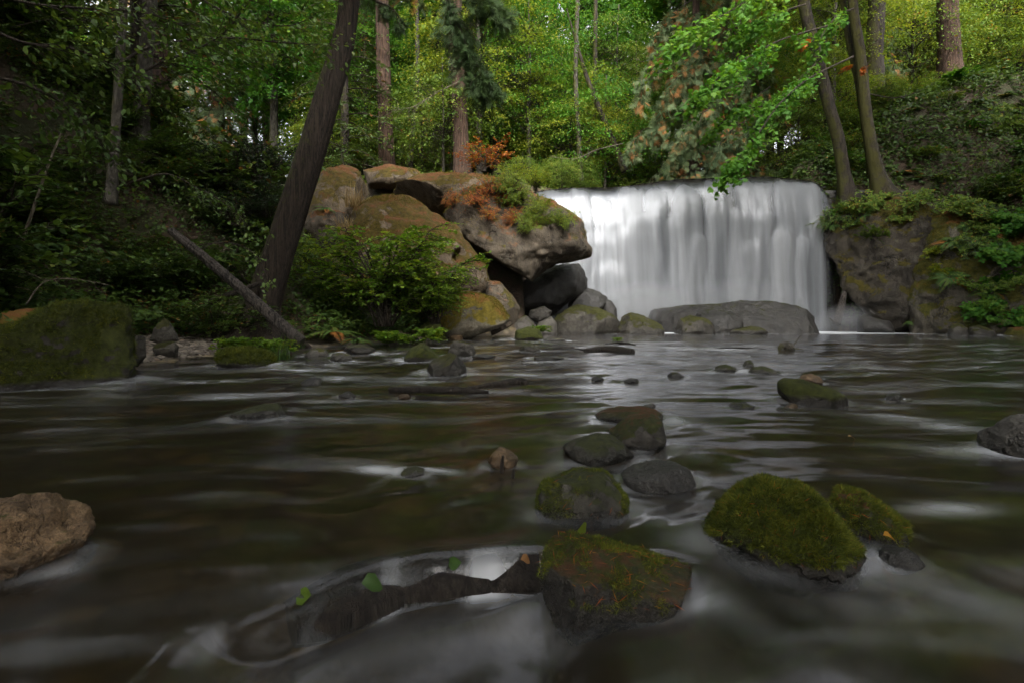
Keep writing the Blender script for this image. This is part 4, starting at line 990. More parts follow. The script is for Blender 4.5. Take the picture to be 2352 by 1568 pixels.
# spray hanging at the foot of the falls
def spray_material():
    t = NT('spray')
    tc = t.n("TexCoord")
    ln = t.n("VectorMath", operation='LENGTH'); t.set(ln.inputs[0], tc.outputs['Object'])
    fall_ = t.math('MULTIPLY', t.math('SUBTRACT', 1.0, ln.outputs['Value'], clamp=True), 0.8)
    v = t.n("VolumePrincipled", Color=(0.9, 0.92, 0.95))
    t.set(v.inputs['Density'], fall_)
    t.t.links.new(v.outputs[0], t.out.inputs['Volume'])
    return t.m
SPM = spray_material()
for (sx, sy, sz, rx_, ry_, rz_, lab) in [(5.0, 21.3, 0.9, 2.0, 0.8, 1.1, 'fine white spray at the left foot of the waterfall'), (8.6, 21.75, 1.2, 3.0, 0.7, 0.9, 'fine white spray behind the wide wet slab'), (12.3, 20.7, 0.4, 1.3, 0.8, 0.7, 'fine white spray at the right foot of the waterfall')]:
    D_, F_ = ico(4)
    o = link('spray', mesh_np('spray', D_ * 1.0, F_), SPM, loc=(sx, sy, sz), scale=(rx_, ry_, rz_))
    tag(o, lab, None, None, 'stuff')
# ------------------------------------------------------------------ leaves and plants
def T_(V, Fc): return np.array(V, float), np.array(Fc, int)
# leaf templates: x across, y along, z up
LEAF2 = T_([(0, 0, 0), (0.30, 0.45, 0.06), (0, 1, -0.05), (-0.30, 0.45, 0.06)], [(0, 1, 2), (0, 2, 3)])
LEAF_OVAL = T_([(0, 0, 0), (0.22, 0.22, 0.05), (0.29, 0.52, 0.05), (0.15, 0.82, 0.02), (0, 1.0, -0.06), (-0.15, 0.82, 0.02), (-0.29, 0.52, 0.05), (-0.22, 0.22, 0.05), (0, 0.5, -0.02)],
               [(0, 1, 8), (1, 2, 8), (2, 3, 8), (3, 4, 8), (4, 5, 8), (5, 6, 8), (6, 7, 8), (7, 0, 8)])
LEAF_ROUND = T_([(0, 0, 0), (0.34, 0.25, 0.04), (0.36, 0.62, 0.03), (0, 1, -0.05), (-0.36, 0.62, 0.03), (-0.34, 0.25, 0.04)], [(0, 1, 2), (0, 2, 3), (0, 3, 4), (0, 4, 5)])
_mp = [(0, 0.0), (0.10, 0.16), (0.40, 0.10), (0.34, 0.30), (0.52, 0.52), (0.26, 0.52), (0.22, 0.66), (0, 1.0), (-0.22, 0.66), (-0.26, 0.52), (-0.52, 0.52), (-0.34, 0.30), (-0.40, 0.10), (-0.10, 0.16)]
MAPLE = T_([(x, y, -0.12 * (abs(x) + max(0, y - 0.4))) for x, y in _mp] + [(0, 0.36, 0.04)], [(i, (i + 1) % 14, 14) for i in range(14)])
SPRAY = T_([(0, 0, 0), (0.17, 0.30, -0.02), (0.12, 0.75, -0.06), (0, 1, -0.12), (-0.12, 0.75, -0.06), (-0.17, 0.30, -0.02)], [(0, 1, 2), (0, 2, 3), (0, 3, 4), (0, 4, 5)])
NEEDLE = T_([(0, 0, 0), (0.15, 0.5, 0.02), (0, 1, -0.03), (-0.15, 0.5, 0.02)], [(0, 1, 2), (0, 2, 3)])
BLADE = T_([(0.09, 0, 0), (-0.09, 0, 0), (0.02, 1, 0.12)], [(0, 2, 1)])
# cedar fan: several narrow fingers
def _fan():
    V, Fc = [], []
    for k, a in enumerate((-0.75, -0.45, -0.2, 0.0, 0.2, 0.45, 0.75)):
        L = 1.0 - 0.35 * abs(a)
        d = np.array([math.sin(a), math.cos(a)])
        b = d * 0.12; m = d * L * 0.6; e = d * L
        p = np.array([d[1], -d[0]]) * 0.032
        n = len(V)
        V += [(b[0] * 0.3, b[1] * 0.3, 0), (m[0] + p[0], m[1] + p[1], -0.03), (e[0], e[1], -0.1), (m[0] - p[0], m[1] - p[1], -0.03)]
        Fc += [(n, n + 1, n + 2), (n, n + 2, n + 3)]
    return T_(V, Fc)
FAN = _fan()

def scatter(tmpl, P, D, N, S, A):
    """Copies of a leaf: base points P, growth directions D, surface normals N, sizes S, values A."""
    tv, tf = tmpl
    D = unit(D)
    N = N - (N * D).sum(1, keepdims=True) * D
    N = unit(N)
    X = np.cross(D, N)
    S = np.broadcast_to(S, (len(P),))
    V = P[:, None, :] + S[:, None, None] * (tv[None, :, 0:1] * X[:, None] + tv[None, :, 1:2] * D[:, None] + tv[None, :, 2:3] * N[:, None])
    k = len(tv)
    Fc = (tf[None] + (np.arange(len(P)) * k)[:, None, None]).reshape(-1, 3)
    return V.reshape(-1, 3), Fc, np.repeat(np.broadcast_to(A, (len(P),)), k)

def leaf_mesh(name, *groups):
    a = Acc()
    for g in groups:
        a.add(*g)
    return a.mesh(name, True)

def rnd_dirs(rs, n):
    return unit(rs.normal(size=(n, 3)))

def trunk_mesh(name, path, radii, sides=18, rings=None, ridge=0.05, seed=0, flare=0.0):
    P = curve(path, rings or max(12, int(len(path) * 10)))
    t = np.linspace(0, 1, len(P))
    R = np.interp(t, np.linspace(0, 1, len(radii)), radii)
    R = R * (1 + flare * np.exp(-t * 14))
    V, Fc = tube(P, R, sides)
    n = len(P) * sides
    th = np.tile(np.linspace(0, 2 * math.pi, sides, endpoint=False), len(P))
    L = np.repeat(t * np.linalg.norm(P[-1] - P[0]), sides)
    axis = np.repeat(P, sides, 0)
    fr_ = 3.2 if sides < 60 else 5.0
    q = np.stack([np.cos(th) * fr_, np.sin(th) * fr_, L * 0.4], 1)
    d = ridge * ridged(q, 3, seed) + 0.6 * ridge * pnoise(np.stack([np.cos(th) * 1.2, np.sin(th) * 1.2, L * 0.6], 1), seed + 9)
    if flare > 0:
        d += flare * 0.5 * np.exp(-np.repeat(t, sides) * 16) * np.cos(th * 5 + seed)
    V[:n] = axis + (V[:n] - axis) * (1 + d)[:, None]
    return mesh_np(name, V, Fc)

def conifer(seed, H=24, z0=3.0, L0=3.2, nb=120, droop=0.35, tmpl=NEEDLE, cs=0.34, hang=0.0, per=4, brown=0.05, nt=13, r0=0.25, power=0.75):
    rs = np.random.RandomState(seed)
    G_, W_ = [], Acc()
    Ps, Ds, Ns, Ss, As = [], [], [], [], []
    for i in range(nb):
        t = (i + rs.rand()) / nb
        z = z0 + (H - z0) * t
        az = rs.rand() * 2 * math.pi
        L = (L0 * (1 - t) ** power + 0.35) * rs.uniform(0.6, 1.15)
        dirh = np.array([math.cos(az), math.sin(az), 0])
        perp = np.array([-dirh[1], dirh[0], 0])
        s = np.linspace(0, 1, 6)
        bend = rs.normal() * 0.12
        path = np.array([0, 0, z]) + dirh * (L * s)[:, None] + perp * (bend * L * s ** 2)[:, None] + np.array([0, 0, 1]) * (0.16 * L * s - droop * L * s ** 2)[:, None]
        W_.add(*tube(path, 0.035 * L / 3 * (1 - 0.85 * s) + 0.004, 3, False))
        m = max(5, int(nt * L / L0))
        ss = rs.uniform(0.12, 1.0, m * 2)
        base = np.stack([np.interp(ss, s, path[:, k]) for k in range(3)], 1)
        side = np.where(np.arange(m * 2) % 2 == 0, 1, -1)
        tl = (0.40 * L * (1 - ss) + 0.22) * rs.uniform(0.6, 1.2, m * 2)
        td = unit(perp * side[:, None] * rs.uniform(0.5, 1.0, (m * 2, 1)) + dirh * rs.uniform(0.3, 0.9, (m * 2, 1)) + np.array([0, 0, -1]) * (0.18 + hang) * rs.uniform(0.4, 1.6, (m * 2, 1)))
        br = rs.rand(m * 2) < brown
        for k in range(per):
            f = (k + rs.rand(m * 2)) / per
            p = base + td * (tl * f)[:, None]
            p[:, 2] -= (0.12 + hang * 0.5) * (tl * f ** 2)
            d = unit(td + rs.normal(size=td.shape) * 0.35 + np.array([0, 0, -hang * 0.8]))
            Ps.append(p); Ds.append(d)
            Ns.append(unit(np.array([0, 0, 1.0]) + rs.normal(size=td.shape) * 0.35 + dirh * hang * 0.8))
            Ss.append(cs * rs.uniform(0.6, 1.2, m * 2))
            As.append(np.where(br, 1.0, np.clip(rs.rand(m * 2) * 0.55 + 0.25 * rs.rand() + 0.1 * t, 0, 0.85)))
    crown = leaf_mesh('crown', scatter(tmpl, *map(np.concatenate, (Ps, Ds, Ns, Ss, As))))
    return crown, W_.mesh('twigs')

def broadleaf(seed, rad=(3, 3, 2.6), zc=5.0, ncl=120, per=90, ls=0.13, tmpl=LEAF2, cl=0.75, z_root=1.5, flat=0.35, hole=0.35, tone=(0.1, 0.75)):
    """A crown of flattened sprays carried on limbs that leave the trunk at z_root."""
    rs = np.random.RandomState(seed)
    W_ = Acc()
    Ps, Ds, Ns, Ss, As = [], [], [], [], []
    rad = np.array(rad, float)
    for i in range(ncl):
        u = rnd_dirs(rs, 1)[0]
        u[2] = u[2] * 0.9 + 0.05
        r = rs.uniform(hole, 1.0) ** 0.6
        c = np.array([0, 0, zc]) + u * rad * r
        hd = math.hypot(c[0], c[1])
        root = np.array([0, 0, max(z_root, c[2] - hd * rs.uniform(0.1, 0.7))])
        mid = (root + c) / 2 + np.array([0, 0, 0.12 * hd * rs.rand()]) + rs.normal(size=3) * 0.2
        s = np.linspace(0, 1, 6)[:, None]
        path = (1 - s) ** 2 * root + 2 * s * (1 - s) * mid + s ** 2 * c
        W_.add(*tube(path, np.linspace(0.024, 0.004, 6) * np.linalg.norm(c - root) / 3, 3, False))
        outw = unit(np.array([u[0], u[1], -0.25]))
        side = unit(np.cross(outw, [0, 0, 1]))
        a = rs.uniform(-1, 1, per); b = rs.uniform(-0.7, 1.2, per)
        k = (a ** 2 + (b - 0.2) ** 2) < 1.1
        a, b = a[k], b[k]
        m = len(a)
        sz = cl * rs.uniform(0.6, 1.3)
        p = c + side * (a * sz)[:, None] + outw * (b * sz)[:, None] + np.array([0, 0, 1]) * (rs.normal(size=m) * flat * 0.4 * sz - 0.25 * sz * (a ** 2 + np.maximum(0, b) ** 2))[:, None]
        Ps.append(p)
        Ds.append(unit(outw * 0.7 + side * a[:, None] + rs.normal(size=(m, 3)) * 0.5 + np.array([0, 0, -0.25])))
        Ns.append(unit(np.array([0, 0, 1.0]) + rs.normal(size=(m, 3)) * 0.45))
        Ss.append(ls * rs.uniform(0.55, 1.25, m))
        t0 = rs.uniform(*tone)
        As.append(np.clip(t0 + rs.normal(size=m) * 0.14 + (rs.rand(m) < 0.015) * 0.6, 0, 1))
    return leaf_mesh('crown', scatter(tmpl, *map(np.concatenate, (Ps, Ds, Ns, Ss, As)))), W_.mesh('twigs')

def shrub(seed, H=1.4, R=0.9, stems=14, twigs=9, leaves=9, ls=0.07, tmpl=LEAF_OVAL, droop=0.35, tone=(0.1, 0.8), accent=0.02, up=1.0):
    """Arching stems from one root, twigs on the stems, leaves along the twigs."""
    rs = np.random.RandomState(seed)
    W_ = Acc()
    Ps, Ds, Ns, Ss, As = [], [], [], [], []
    for i in range(stems):
        az = rs.rand() * 2 * math.pi
        out = R * rs.uniform(0.25, 1.0)
        h = H * rs.uniform(0.55, 1.05) * up
        d = np.array([math.cos(az), math.sin(az), 0])
        s = np.linspace(0, 1, 8)
        path = d * (out * s ** 1.3)[:, None] + np.array([0, 0, 1]) * (h * (s - droop * s ** 3))[:, None] + rs.normal(size=3) * 0.03
        path += np.cumsum(rs.normal(size=(8, 3)) * 0.02 * H, 0)
        path -= path[0] - rs.normal(size=3) * np.array([.06, .06, 0])
        W_.add(*tube(path, np.linspace(0.011, 0.003, 8) * H / 1.2, 4, False))
        for k in range(twigs):
            f = rs.uniform(0.25, 1.0)
            b = np.array([np.interp(f, s, path[:, c]) for c in range(3)])
            a2 = az + rs.normal() * 1.2
            td = unit(np.array([math.cos(a2), math.sin(a2), rs.uniform(-0.2, 0.7)]))
            tl = 0.30 * H * rs.uniform(0.5, 1.2) * (1.2 - 0.5 * f)
            q = np.linspace(0, 1, 4)
            tp = b + td * (tl * q)[:, None] - np.array([0, 0, 1]) * (0.25 * tl * q ** 2)[:, None]
            W_.add(*tube(tp, np.linspace(0.004, 0.0015, 4) * H / 1.2, 3, False))
            g = np.linspace(0.15, 1.0, leaves)
            p = np.stack([np.interp(g, q, tp[:, c]) for c in range(3)], 1)
            sd = unit(np.cross(td, [0, 0, 1.0]))
            sgn = np.where(np.arange(leaves) % 2 == 0, 1, -1)[:, None]
            Ps.append(p)
            Ds.append(unit(td * 0.6 + sd * sgn * rs.uniform(0.4, 1, (leaves, 1)) + rs.normal(size=(leaves, 3)) * 0.3))
            Ns.append(unit(np.array([0, 0, 1.0]) + rs.normal(size=(leaves, 3)) * 0.4))
            Ss.append(ls * rs.uniform(0.6, 1.25, leaves))
            t0 = rs.uniform(*tone)
            As.append(np.where(rs.rand(leaves) < accent, 1.0, np.clip(t0 + rs.normal(size=leaves) * 0.12, 0, 0.95)))
    return leaf_mesh('foliage', scatter(tmpl, *map(np.concatenate, (Ps, Ds, Ns, Ss, As)))), W_.mesh('stem')

def fern(seed, n=16, L=0.75, brown=0.12):
    rs = np.random.RandomState(seed)
    W_ = Acc()
    Ps, Ds, Ns, Ss, As = [], [], [], [], []
    for i in range(n):
        az = 2 * math.pi * (i + rs.rand() * 0.8) / n
        l = L * rs.uniform(0.65, 1.1)
        d = np.array([math.cos(az), math.sin(az), 0])
        perp = np.array([-d[1], d[0], 0])
        s = np.linspace(0, 1, 10)
        rise = rs.uniform(0.55, 1.0)
        path = d * (l * (0.25 * s + 0.7 * s ** 1.6))[:, None] + np.array([0, 0, 1]) * (l * (rise * s - (rise * 0.55 + 0.35) * s ** 2.3))[:, None]
        W_.add(*tube(path, np.linspace(0.006, 0.0015, 10), 3, False))
        m = 26
        g = np.linspace(0.12, 0.99, m)
        c = np.stack([np.interp(g, s, path[:, k]) for k in range(3)], 1)
        tan = unit(np.stack([np.interp(g, s, np.gradient(path[:, k])) for k in range(3)], 1))
        nr = unit(np.cross(tan, perp))
        nr = nr * np.sign(nr[:, 2:3] + 1e-6)
        pl = 0.19 * l * np.sin(np.pi * (0.10 + 0.86 * g)) ** 0.8 + 0.01
        dead = rs.rand() < brown
        for sg in (-1, 1):
            Ps.append(c)
            Ds.append(unit(perp * sg + tan * 0.35 - np.array([0, 0, 0.2])))
            Ns.append(nr)
            Ss.append(pl)
            As.append(np.full(m, 1.0) if dead else np.clip(rs.uniform(0.2, 0.7) + rs.normal(size=m) * 0.06, 0, 0.93))
    return leaf_mesh('fronds', scatter((LEAF2[0] * np.array([0.42, 1, 1]), LEAF2[1]), *map(np.concatenate, (Ps, Ds, Ns, Ss, As)))), W_.mesh('stalk')

def grass_tuft(seed, n=120, L=0.5, spread=0.12, droop=0.6):
    rs = np.random.RandomState(seed)
    a = Acc()
    for i in range(n):
        az = rs.rand() * 2 * math.pi
        d = np.array([math.cos(az), math.sin(az), 0])
        l = L * rs.uniform(0.5, 1.1)
        s = np.linspace(0, 1, 5)
        o = rs.uniform(0.15, 0.8)
        p = rs.normal(size=3) * np.array([spread, spread, 0]) * 0.5 + d * (l * o * s ** 1.5)[:, None] + np.array([0, 0, 1]) * (l * (s * (1 - 0.4 * o) - droop * o * s ** 2.2))[:, None]
        perp = np.array([-d[1], d[0], 0]) * 0.006
        w = np.array([1, 1, 0.8, 0.5, 0.1])[:, None]
        V = np.concatenate([p + perp * w, p - perp * w])
        k = np.arange(4)
        Fc = np.concatenate([np.stack([k, k + 1, k + 5], 1), np.stack([k + 1, k + 6, k + 5], 1)])
        a.add(V, Fc, rs.rand())
    return a.mesh('blades')

class Kind:
    """A plant prototype: several parts that share one origin; put() makes one thing of it."""
    def __init__(s, name, cat, parts):
        s.name, s.cat, s.parts = name, cat, parts
    def put(s, loc, rotz, scale, label, group=None, tilt=None, mats=None):
        t = thing(s.name, label, s.cat, tuple(loc), rotz, group, scale)
        if tilt is not None:
            t.rotation_euler = (tilt[0], tilt[1], rotz)
        for (pn, me, mt) in s.parts:
            o = link(pn, me, M[mt], t)
            if mats and pn in mats:
                o.material_slots[0].link = 'OBJECT'
                o.material_slots[0].material = M[mats[pn]]
            if pn == 'twigs':
                o["kind"] = 'stuff'
        return t

def straight_trunk(seed, H, r, sides=14, ridge=0.05):
    rs = np.random.RandomState(seed)
    pts = [(0, 0, -0.6)] + [(rs.normal() * 0.05 * H / 20, rs.normal() * 0.05 * H / 20, H * k / 5) for k in range(1, 6)]
    return trunk_mesh('trunk', pts, [r * 1.15, r, r * 0.85, r * 0.65, r * 0.35, 0.03], sides, 40, ridge, seed, 0.25)

RS = np.random.RandomState(2024)
# prototypes ---------------------------------------------------------
def conifer_kind(name, seed, r=0.26, bark='bark_red', leaf='needle', **kw):
    c, w = conifer(seed, **kw)
    return Kind(name, 'tree', [('trunk', straight_trunk(seed, kw.get('H', 24) * 0.98, r), bark), ('crown', c, leaf), ('twigs', w, 'twig')])

K = {}
K['fir_a'] = conifer_kind('fir_tree', 11, H=27, z0=4, L0=3.4, nb=120, droop=0.30)
K['fir_b'] = conifer_kind('fir_tree', 12, H=25, z0=9, L0=3.0, nb=95, droop=0.38, r=0.3)
K['hemlock'] = conifer_kind('hemlock_tree', 13, r=0.18, bark='bark_dark', H=20, z0=1.2, L0=3.2, nb=140, droop=0.5, cs=0.26, per=4, nt=15)
K['cedar'] = conifer_kind('cedar_tree', 14, r=0.3, bark='bark_red', leaf='cedar', H=22, z0=1.0, L0=3.0, nb=135, droop=0.62, tmpl=FAN, cs=0.40, hang=0.7, per=3, brown=0.15, nt=10)

def broad_kind(name, seed, bark='bark_grey', leaf='leaf_mid', H=8, r=0.10, cat='tree', **kw):
    c, w = broadleaf(seed, **kw)
    return Kind(name, cat, [('trunk', straight_trunk(seed, H, r, 10), bark), ('crown', c, leaf), ('twigs', w, 'twig')])
K['maple_a'] = broad_kind('maple_tree', 21, 'bark_grey', 'leaf_bright', H=13, r=0.2, rad=(4.2, 4.2, 5.0), zc=9, ncl=190, per=75, ls=0.21, tmpl=MAPLE, cl=0.95, z_root=3)
K['alder_a'] = broad_kind('alder_tree', 22, 'bark_grey', 'leaf_mid', H=14, r=0.16, rad=(3.4, 3.4, 5.8), zc=8.5, ncl=210, per=95, ls=0.13, cl=0.85, z_root=2)
K['alder_b'] = broad_kind('alder_tree', 23, 'bark_grey', 'leaf_mid', H=11, r=0.12, rad=(3.0, 3.0, 4.6), zc=6.2, ncl=190, per=95, ls=0.11, cl=0.8, z_root=1)
K['vine_maple'] = broad_kind('vine_maple', 24, 'bark_grey', 'leaf_yellow', H=6, r=0.07, rad=(2.6, 2.6, 2.6), zc=3.4, ncl=120, per=85, ls=0.12, cl=0.75, z_root=0.5)
K['understory'] = broad_kind('understory_tree', 25, 'bark_dark', 'leaf_mid', H=5, r=0.06, rad=(2.3, 2.3, 2.0), zc=2.6, ncl=120, per=95, ls=0.10, cl=0.65, z_root=0.4)

K['canopy'] = broad_kind('shade_maple', 26, 'bark_grey', 'leaf_dark', H=15, r=0.3, rad=(6.5, 6.5, 3.2), zc=14, ncl=230, per=80, ls=0.26, cl=1.3, z_root=7, hole=0.1)  # added tree kind, crown held above the frame to block light

def shrub_kind(name, seed, leaf, **kw):
    f, w = shrub(seed, **kw)
    return Kind(name, 'shrub', [('foliage', f, leaf), ('stem', w, 'twig')])
K['salal_a'] = shrub_kind('leafy_shrub', 31, 'leaf_dark', H=1.5, R=1.0, stems=20, twigs=11, leaves=9, ls=0.095)
K['salal_b'] = shrub_kind('leafy_shrub', 32, 'leaf_dark', H=1.1, R=1.1, stems=20, twigs=11, leaves=9, ls=0.062, droop=0.5)
K['elder'] = shrub_kind('arching_shrub', 33, 'leaf_dark', H=2.4, R=1.6, stems=16, twigs=16, leaves=11, ls=0.11, droop=0.45)
K['holly'] = shrub_kind('glossy_shrub', 34, 'leaf_holly', H=1.3, R=0.8, stems=24, twigs=16, leaves=14, ls=0.036, tmpl=LEAF2)
K['bush'] = shrub_kind('green_bush', 35, 'leaf_bush', H=2.1, R=1.5, stems=34, twigs=20, leaves=14, ls=0.062, tmpl=LEAF_ROUND, droop=0.30)
K['back_shrub'] = shrub_kind('woodland_shrub', 36, 'leaf_mid', H=1.8, R=1.2, stems=22, twigs=14, leaves=10, ls=0.085, tmpl=LEAF2)
K['red_shrub'] = shrub_kind('autumn_shrub', 37, 'leaf_red', H=1.2, R=0.9, stems=18, twigs=10, leaves=9, ls=0.06, tmpl=LEAF2)
K['bramble'] = shrub_kind('bramble', 38, 'leaf_mid', H=0.9, R=1.0, stems=16, twigs=10, leaves=8, ls=0.085, droop=0.6, tmpl=LEAF_OVAL)
K['thimble'] = shrub_kind('broad_leaf_shrub', 39, 'leaf_bright', H=0.9, R=0.8, stems=14, twigs=8, leaves=6, ls=0.13, droop=0.5, tmpl=MAPLE)
K['weed'] = shrub_kind('leafy_weed', 40, 'leaf_bush', H=0.35, R=0.28, stems=16, twigs=6, leaves=7, ls=0.045, tmpl=LEAF_ROUND, droop=0.4)
def fern_kind(seed, **kw):
    f, w = fern(seed, **kw)
    return Kind('sword_fern', 'fern', [('fronds', f, 'fern'), ('stalk', w, 'twig')])
K['fern_a'] = fern_kind(51, n=18, L=0.85)
K['fern_b'] = fern_kind(52, n=13, L=0.7, brown=0.25)
K['straw'] = Kind('dry_grass_tuft', 'grass', [('blades', grass_tuft(61, 150, 0.75, 0.25, 0.8), 'straw')])
K['sedge'] = Kind('green_grass_tuft', 'grass', [('blades', grass_tuft(62, 110, 0.4, 0.15, 0.6), 'fern')])

def put_q(kind, qx, qy, Y, scale, label, group=None, rotz=None, drop=0.0, **kw):
    """A plant whose foot is seen at qx, qy, at depth Y."""
    p = at(qx, qy, Y)
    p[2] -= drop
    return K[kind].put(p, RS.rand() * 6.28 if rotz is None else rotz, scale, label, group, **kw)

def put_g(kind, x, y, scale, label, group=None, sink=0.05, **kw):
    return K[kind].put((x, y, gz(x, y) - sink), RS.rand() * 6.28, scale, label, group, **kw)

# ------------------------------------------------------------------ trees one can tell apart
def named_tree(name, label, pts, radii, bark, Y, group=None, up=None, crown=None, flare=0.3, ridge=0.06, sides=28, crown_at=None, rings=70):
    """Trunk through picture points at depth Y (Y may be a list), carried on above the frame to the points in up."""
    Ys = [Y] * len(pts) if np.isscalar(Y) else Y
    P = [at(a, b, yy) for (a, b), yy in zip(pts, Ys)]
    if up is not None:
        P = P + [P[-1] + np.array(u, float) for u in up]
    base = P[0].copy()
    t = thing(name, label, 'tree', tuple(base), 0, group)
    L = [p - base for p in P]
    link('trunk', trunk_mesh('trunk', L, radii, sides, rings, ridge, abs(hash(label)) % 50 if False else len(label), flare), M[bark], t)
    if crown:
        for (cm, mt, sc, rz, off) in crown:
            c = link('crown', cm[0], M[mt], t, tuple(off), rz, sc)
            if mt not in [s.name for s in cm[0].materials] and cm[0].materials[0] != M[mt]:
                c.material_slots[0].link = 'OBJECT'; c.material_slots[0].material = M[mt]
            w = link('twigs', cm[1], M['twig'], t, tuple(off), rz, sc)
            w["kind"] = 'stuff'
    return t, base

def parts_of(kind):
    d = {p[0]: p[1] for p in K[kind].parts}
    return (d['crown'], d['twigs'])

GT = 'tall trunks in the woods behind the waterfall'
cedar_cr = parts_of('cedar'); fir_cr = parts_of('fir_b'); mp_cr = parts_of('maple_a'); al_cr = parts_of('alder_a'); hem_cr = parts_of('hemlock')
# the big leaning cedar on the left bank
t, b = named_tree('leaning_cedar', 'thick dark cedar trunk leaning right from the left bank', [(590, 800), (604, 700), (648, 560), (699, 400), (748, 240), (787, 100), (803, 0)], [0.40, 0.26, 0.24, 0.235, 0.215, 0.185, 0.165, 0.12, 0.05],
           'bark_cedar', [10.4, 10.5, 10.5, 10.55, 10.6, 10.65, 10.7], None, [(0.5, 0.1, 4.0), (0.9, 0.2, 9.0)], [(cedar_cr, 'cedar', 0.62, 0.5, (1.75, 0.3, 6.6))], flare=0.55, ridge=0.065, sides=110, rings=140)
for k, (az, L) in enumerate([(2.6, 1.9), (3.3, 1.5), (3.9, 1.7), (4.6, 1.3), (5.4, 1.2), (0.4, 1.0)]):
    d = np.array([math.cos(az), math.sin(az), 0])
    pp = np.array([[0, 0, 0.45], [0, 0, 0.15], [0, 0, 0], [0, 0, 0.05], [0, 0, -0.2]]) + d * np.array([0.15, 0.35, 0.6, 0.8, 1.0])[:, None] * L
    pp[:, 1] += np.array([0, 0.05, -0.05, 0.1, 0.12]) * L
    link('root', trunk_mesh('root', pp, [0.16, 0.11, 0.075, 0.05, 0.02], 12, 30, 0.12, k), M['bark_cedar'], t)

named_tree('fir_tree', 'straight reddish fir trunk, thicker of the pair behind the boulder pile', [(890, 420), (886, 300), (879, 100), (878, 0)], [0.36, 0.32, 0.30, 0.29, 0.2, 0.05], 'bark_red', 27.5, GT, [(0, 0, 7), (0, 0, 15)], [(fir_cr, 'needle', 0.9, 1.0, (0, 0, 5.0))])
named_tree('fir_tree', 'straight reddish fir trunk rising just above the tan slab', [(1062, 430), (1058, 300), (1050, 120), (1046, 0)], [0.36, 0.31, 0.28, 0.27, 0.2, 0.05], 'bark_red', 25.5, GT, [(0, 0, 7), (0, 0, 15)], [(fir_cr, 'needle', 0.85, 2.3, (0, 0, 5.0))])
thin = [('dark slender trunk left of the thicker reddish fir', [(840, 420), (837, 200), (833, 0)], 0.17, 30, 'bark_dark'),
        ('pale slender trunk right behind the thicker reddish fir', [(912, 420), (909, 200), (906, 0)], 0.16, 36, 'bark_grey'),
        ('thin grey trunk bending left midway between the reddish firs', [(938, 420), (948, 300), (958, 200), (957, 0)], 0.12, 29, 'bark_grey'),
        ('slim brown trunk left of the fir above the tan slab', [(968, 420), (968, 200), (966, 0)], 0.2, 40, 'bark_red'),
        ('very thin dark trunk close to the fir above the tan slab', [(1000, 420), (1004, 150), (1006, 0)], 0.10, 34, 'bark_dark'),
        ('dark trunk hugging the left side of the fir above the slab', [(1040, 420), (1037, 200), (1034, 0)], 0.15, 28.5, 'bark_dark'),
        ('dim trunk seen between leaning cedar and boulders', [(800, 420), (798, 200), (793, 0)], 0.15, 34, 'bark_dark'),
        ('faint far trunk next to the leaning cedar top', [(735, 420), (733, 200), (730, 0)], 0.2, 38, 'bark_dark'),
        ('tall grey alder trunk forking above the left end of the falls', [(1334, 425), (1330, 330), (1322, 180), (1326, 0)], 0.11, 27.4, 'bark_grey'),
        ('faint reddish trunk standing left of the forking alder', [(1246, 400), (1243, 200), (1238, 0)], 0.26, 40, 'bark_red'),
        ('reddish far trunk right behind the forking alder', [(1262, 420), (1266, 200), (1272, 0)], 0.30, 44, 'bark_red'),
        ('slim dark trunk right of the forking alder', [(1362, 420), (1366, 200), (1368, 0)], 0.11, 31, 'bark_dark')]
for lab, pts, r, Y, bk in thin:
    named_tree('slender_tree', lab, pts, [r * 1.15, r, r * .92, r * .7, 0.04], bk, Y, GT, [(0, 0, 6), (0, 0, 12)], [(fir_cr, 'needle', 0.7, r * 50, (0, 0, 7.0))] if bk != 'bark_grey' else None, sides=14, rings=40)
named_tree('leaning_alder', 'dark mossy trunk leaning left above the waterfall lip', [(1436, 395), (1410, 330), (1380, 260), (1352, 190), (1330, 120)], [0.15, 0.13, 0.12, 0.1, 0.07, 0.03], 'bark_dark', 27.5, GT, [(-0.6, 0, 2.0)], None)
# trees on the right bank
named_tree('maple_tree', 'dark leaning maple trunk, left of the two at the right end of the falls', [(1950, 470), (1938, 400), (1925, 320), (1898, 220), (1872, 110), (1845, 0)], [0.30, 0.22, 0.21, 0.21, 0.20, 0.19, 0.12, 0.04], 'bark_dark', [22.8, 22.8, 22.7, 22.6, 22.4, 22.2], GT, [(-0.9, -0.4, 4), (-1.4, -0.8, 8)], [(mp_cr, 'leaf_bright', 0.9, 0.3, (-3.2, -0.6, 4.6))], flare=0.5)
named_tree('maple_tree', 'mossy maple trunk, right of the two at the right end of the falls', [(2035, 470), (2015, 400), (2000, 330), (1988, 250), (1975, 120), (1958, 0)], [0.40, 0.25, 0.20, 0.19, 0.175, 0.16, 0.1, 0.03], 'bark_mossy', [22.4, 22.4, 22.4, 22.4, 22.3, 22.2], GT, [(-0.4, -0.2, 4), (-0.8, -0.6, 8)], [(mp_cr, 'leaf_bright', 0.8, 2.1, (-1.0, 0.6, 5.4))], flare=0.6)
named_tree('slender_tree', 'thin trunk rising with the mossy maple from one root', [(2006, 400), (1990, 300), (1972, 190), (1950, 90), (1936, 0)], [0.16, 0.14, 0.13, 0.12, 0.1, 0.03], 'bark_dark', 22.7, GT, [(-0.8, 0, 5)], None)
named_tree('fir_tree', 'dark upright trunk behind the mossy maple on the right slope', [(2012, 240), (2008, 120), (2014, 0)], [0.42, 0.38, 0.36, 0.25, 0.05], 'bark_dark', 29, GT, [(0, 0, 8), (0, 0, 16)], [(fir_cr, 'needle', 0.9, 3.3, (0, 0, 4.0))])
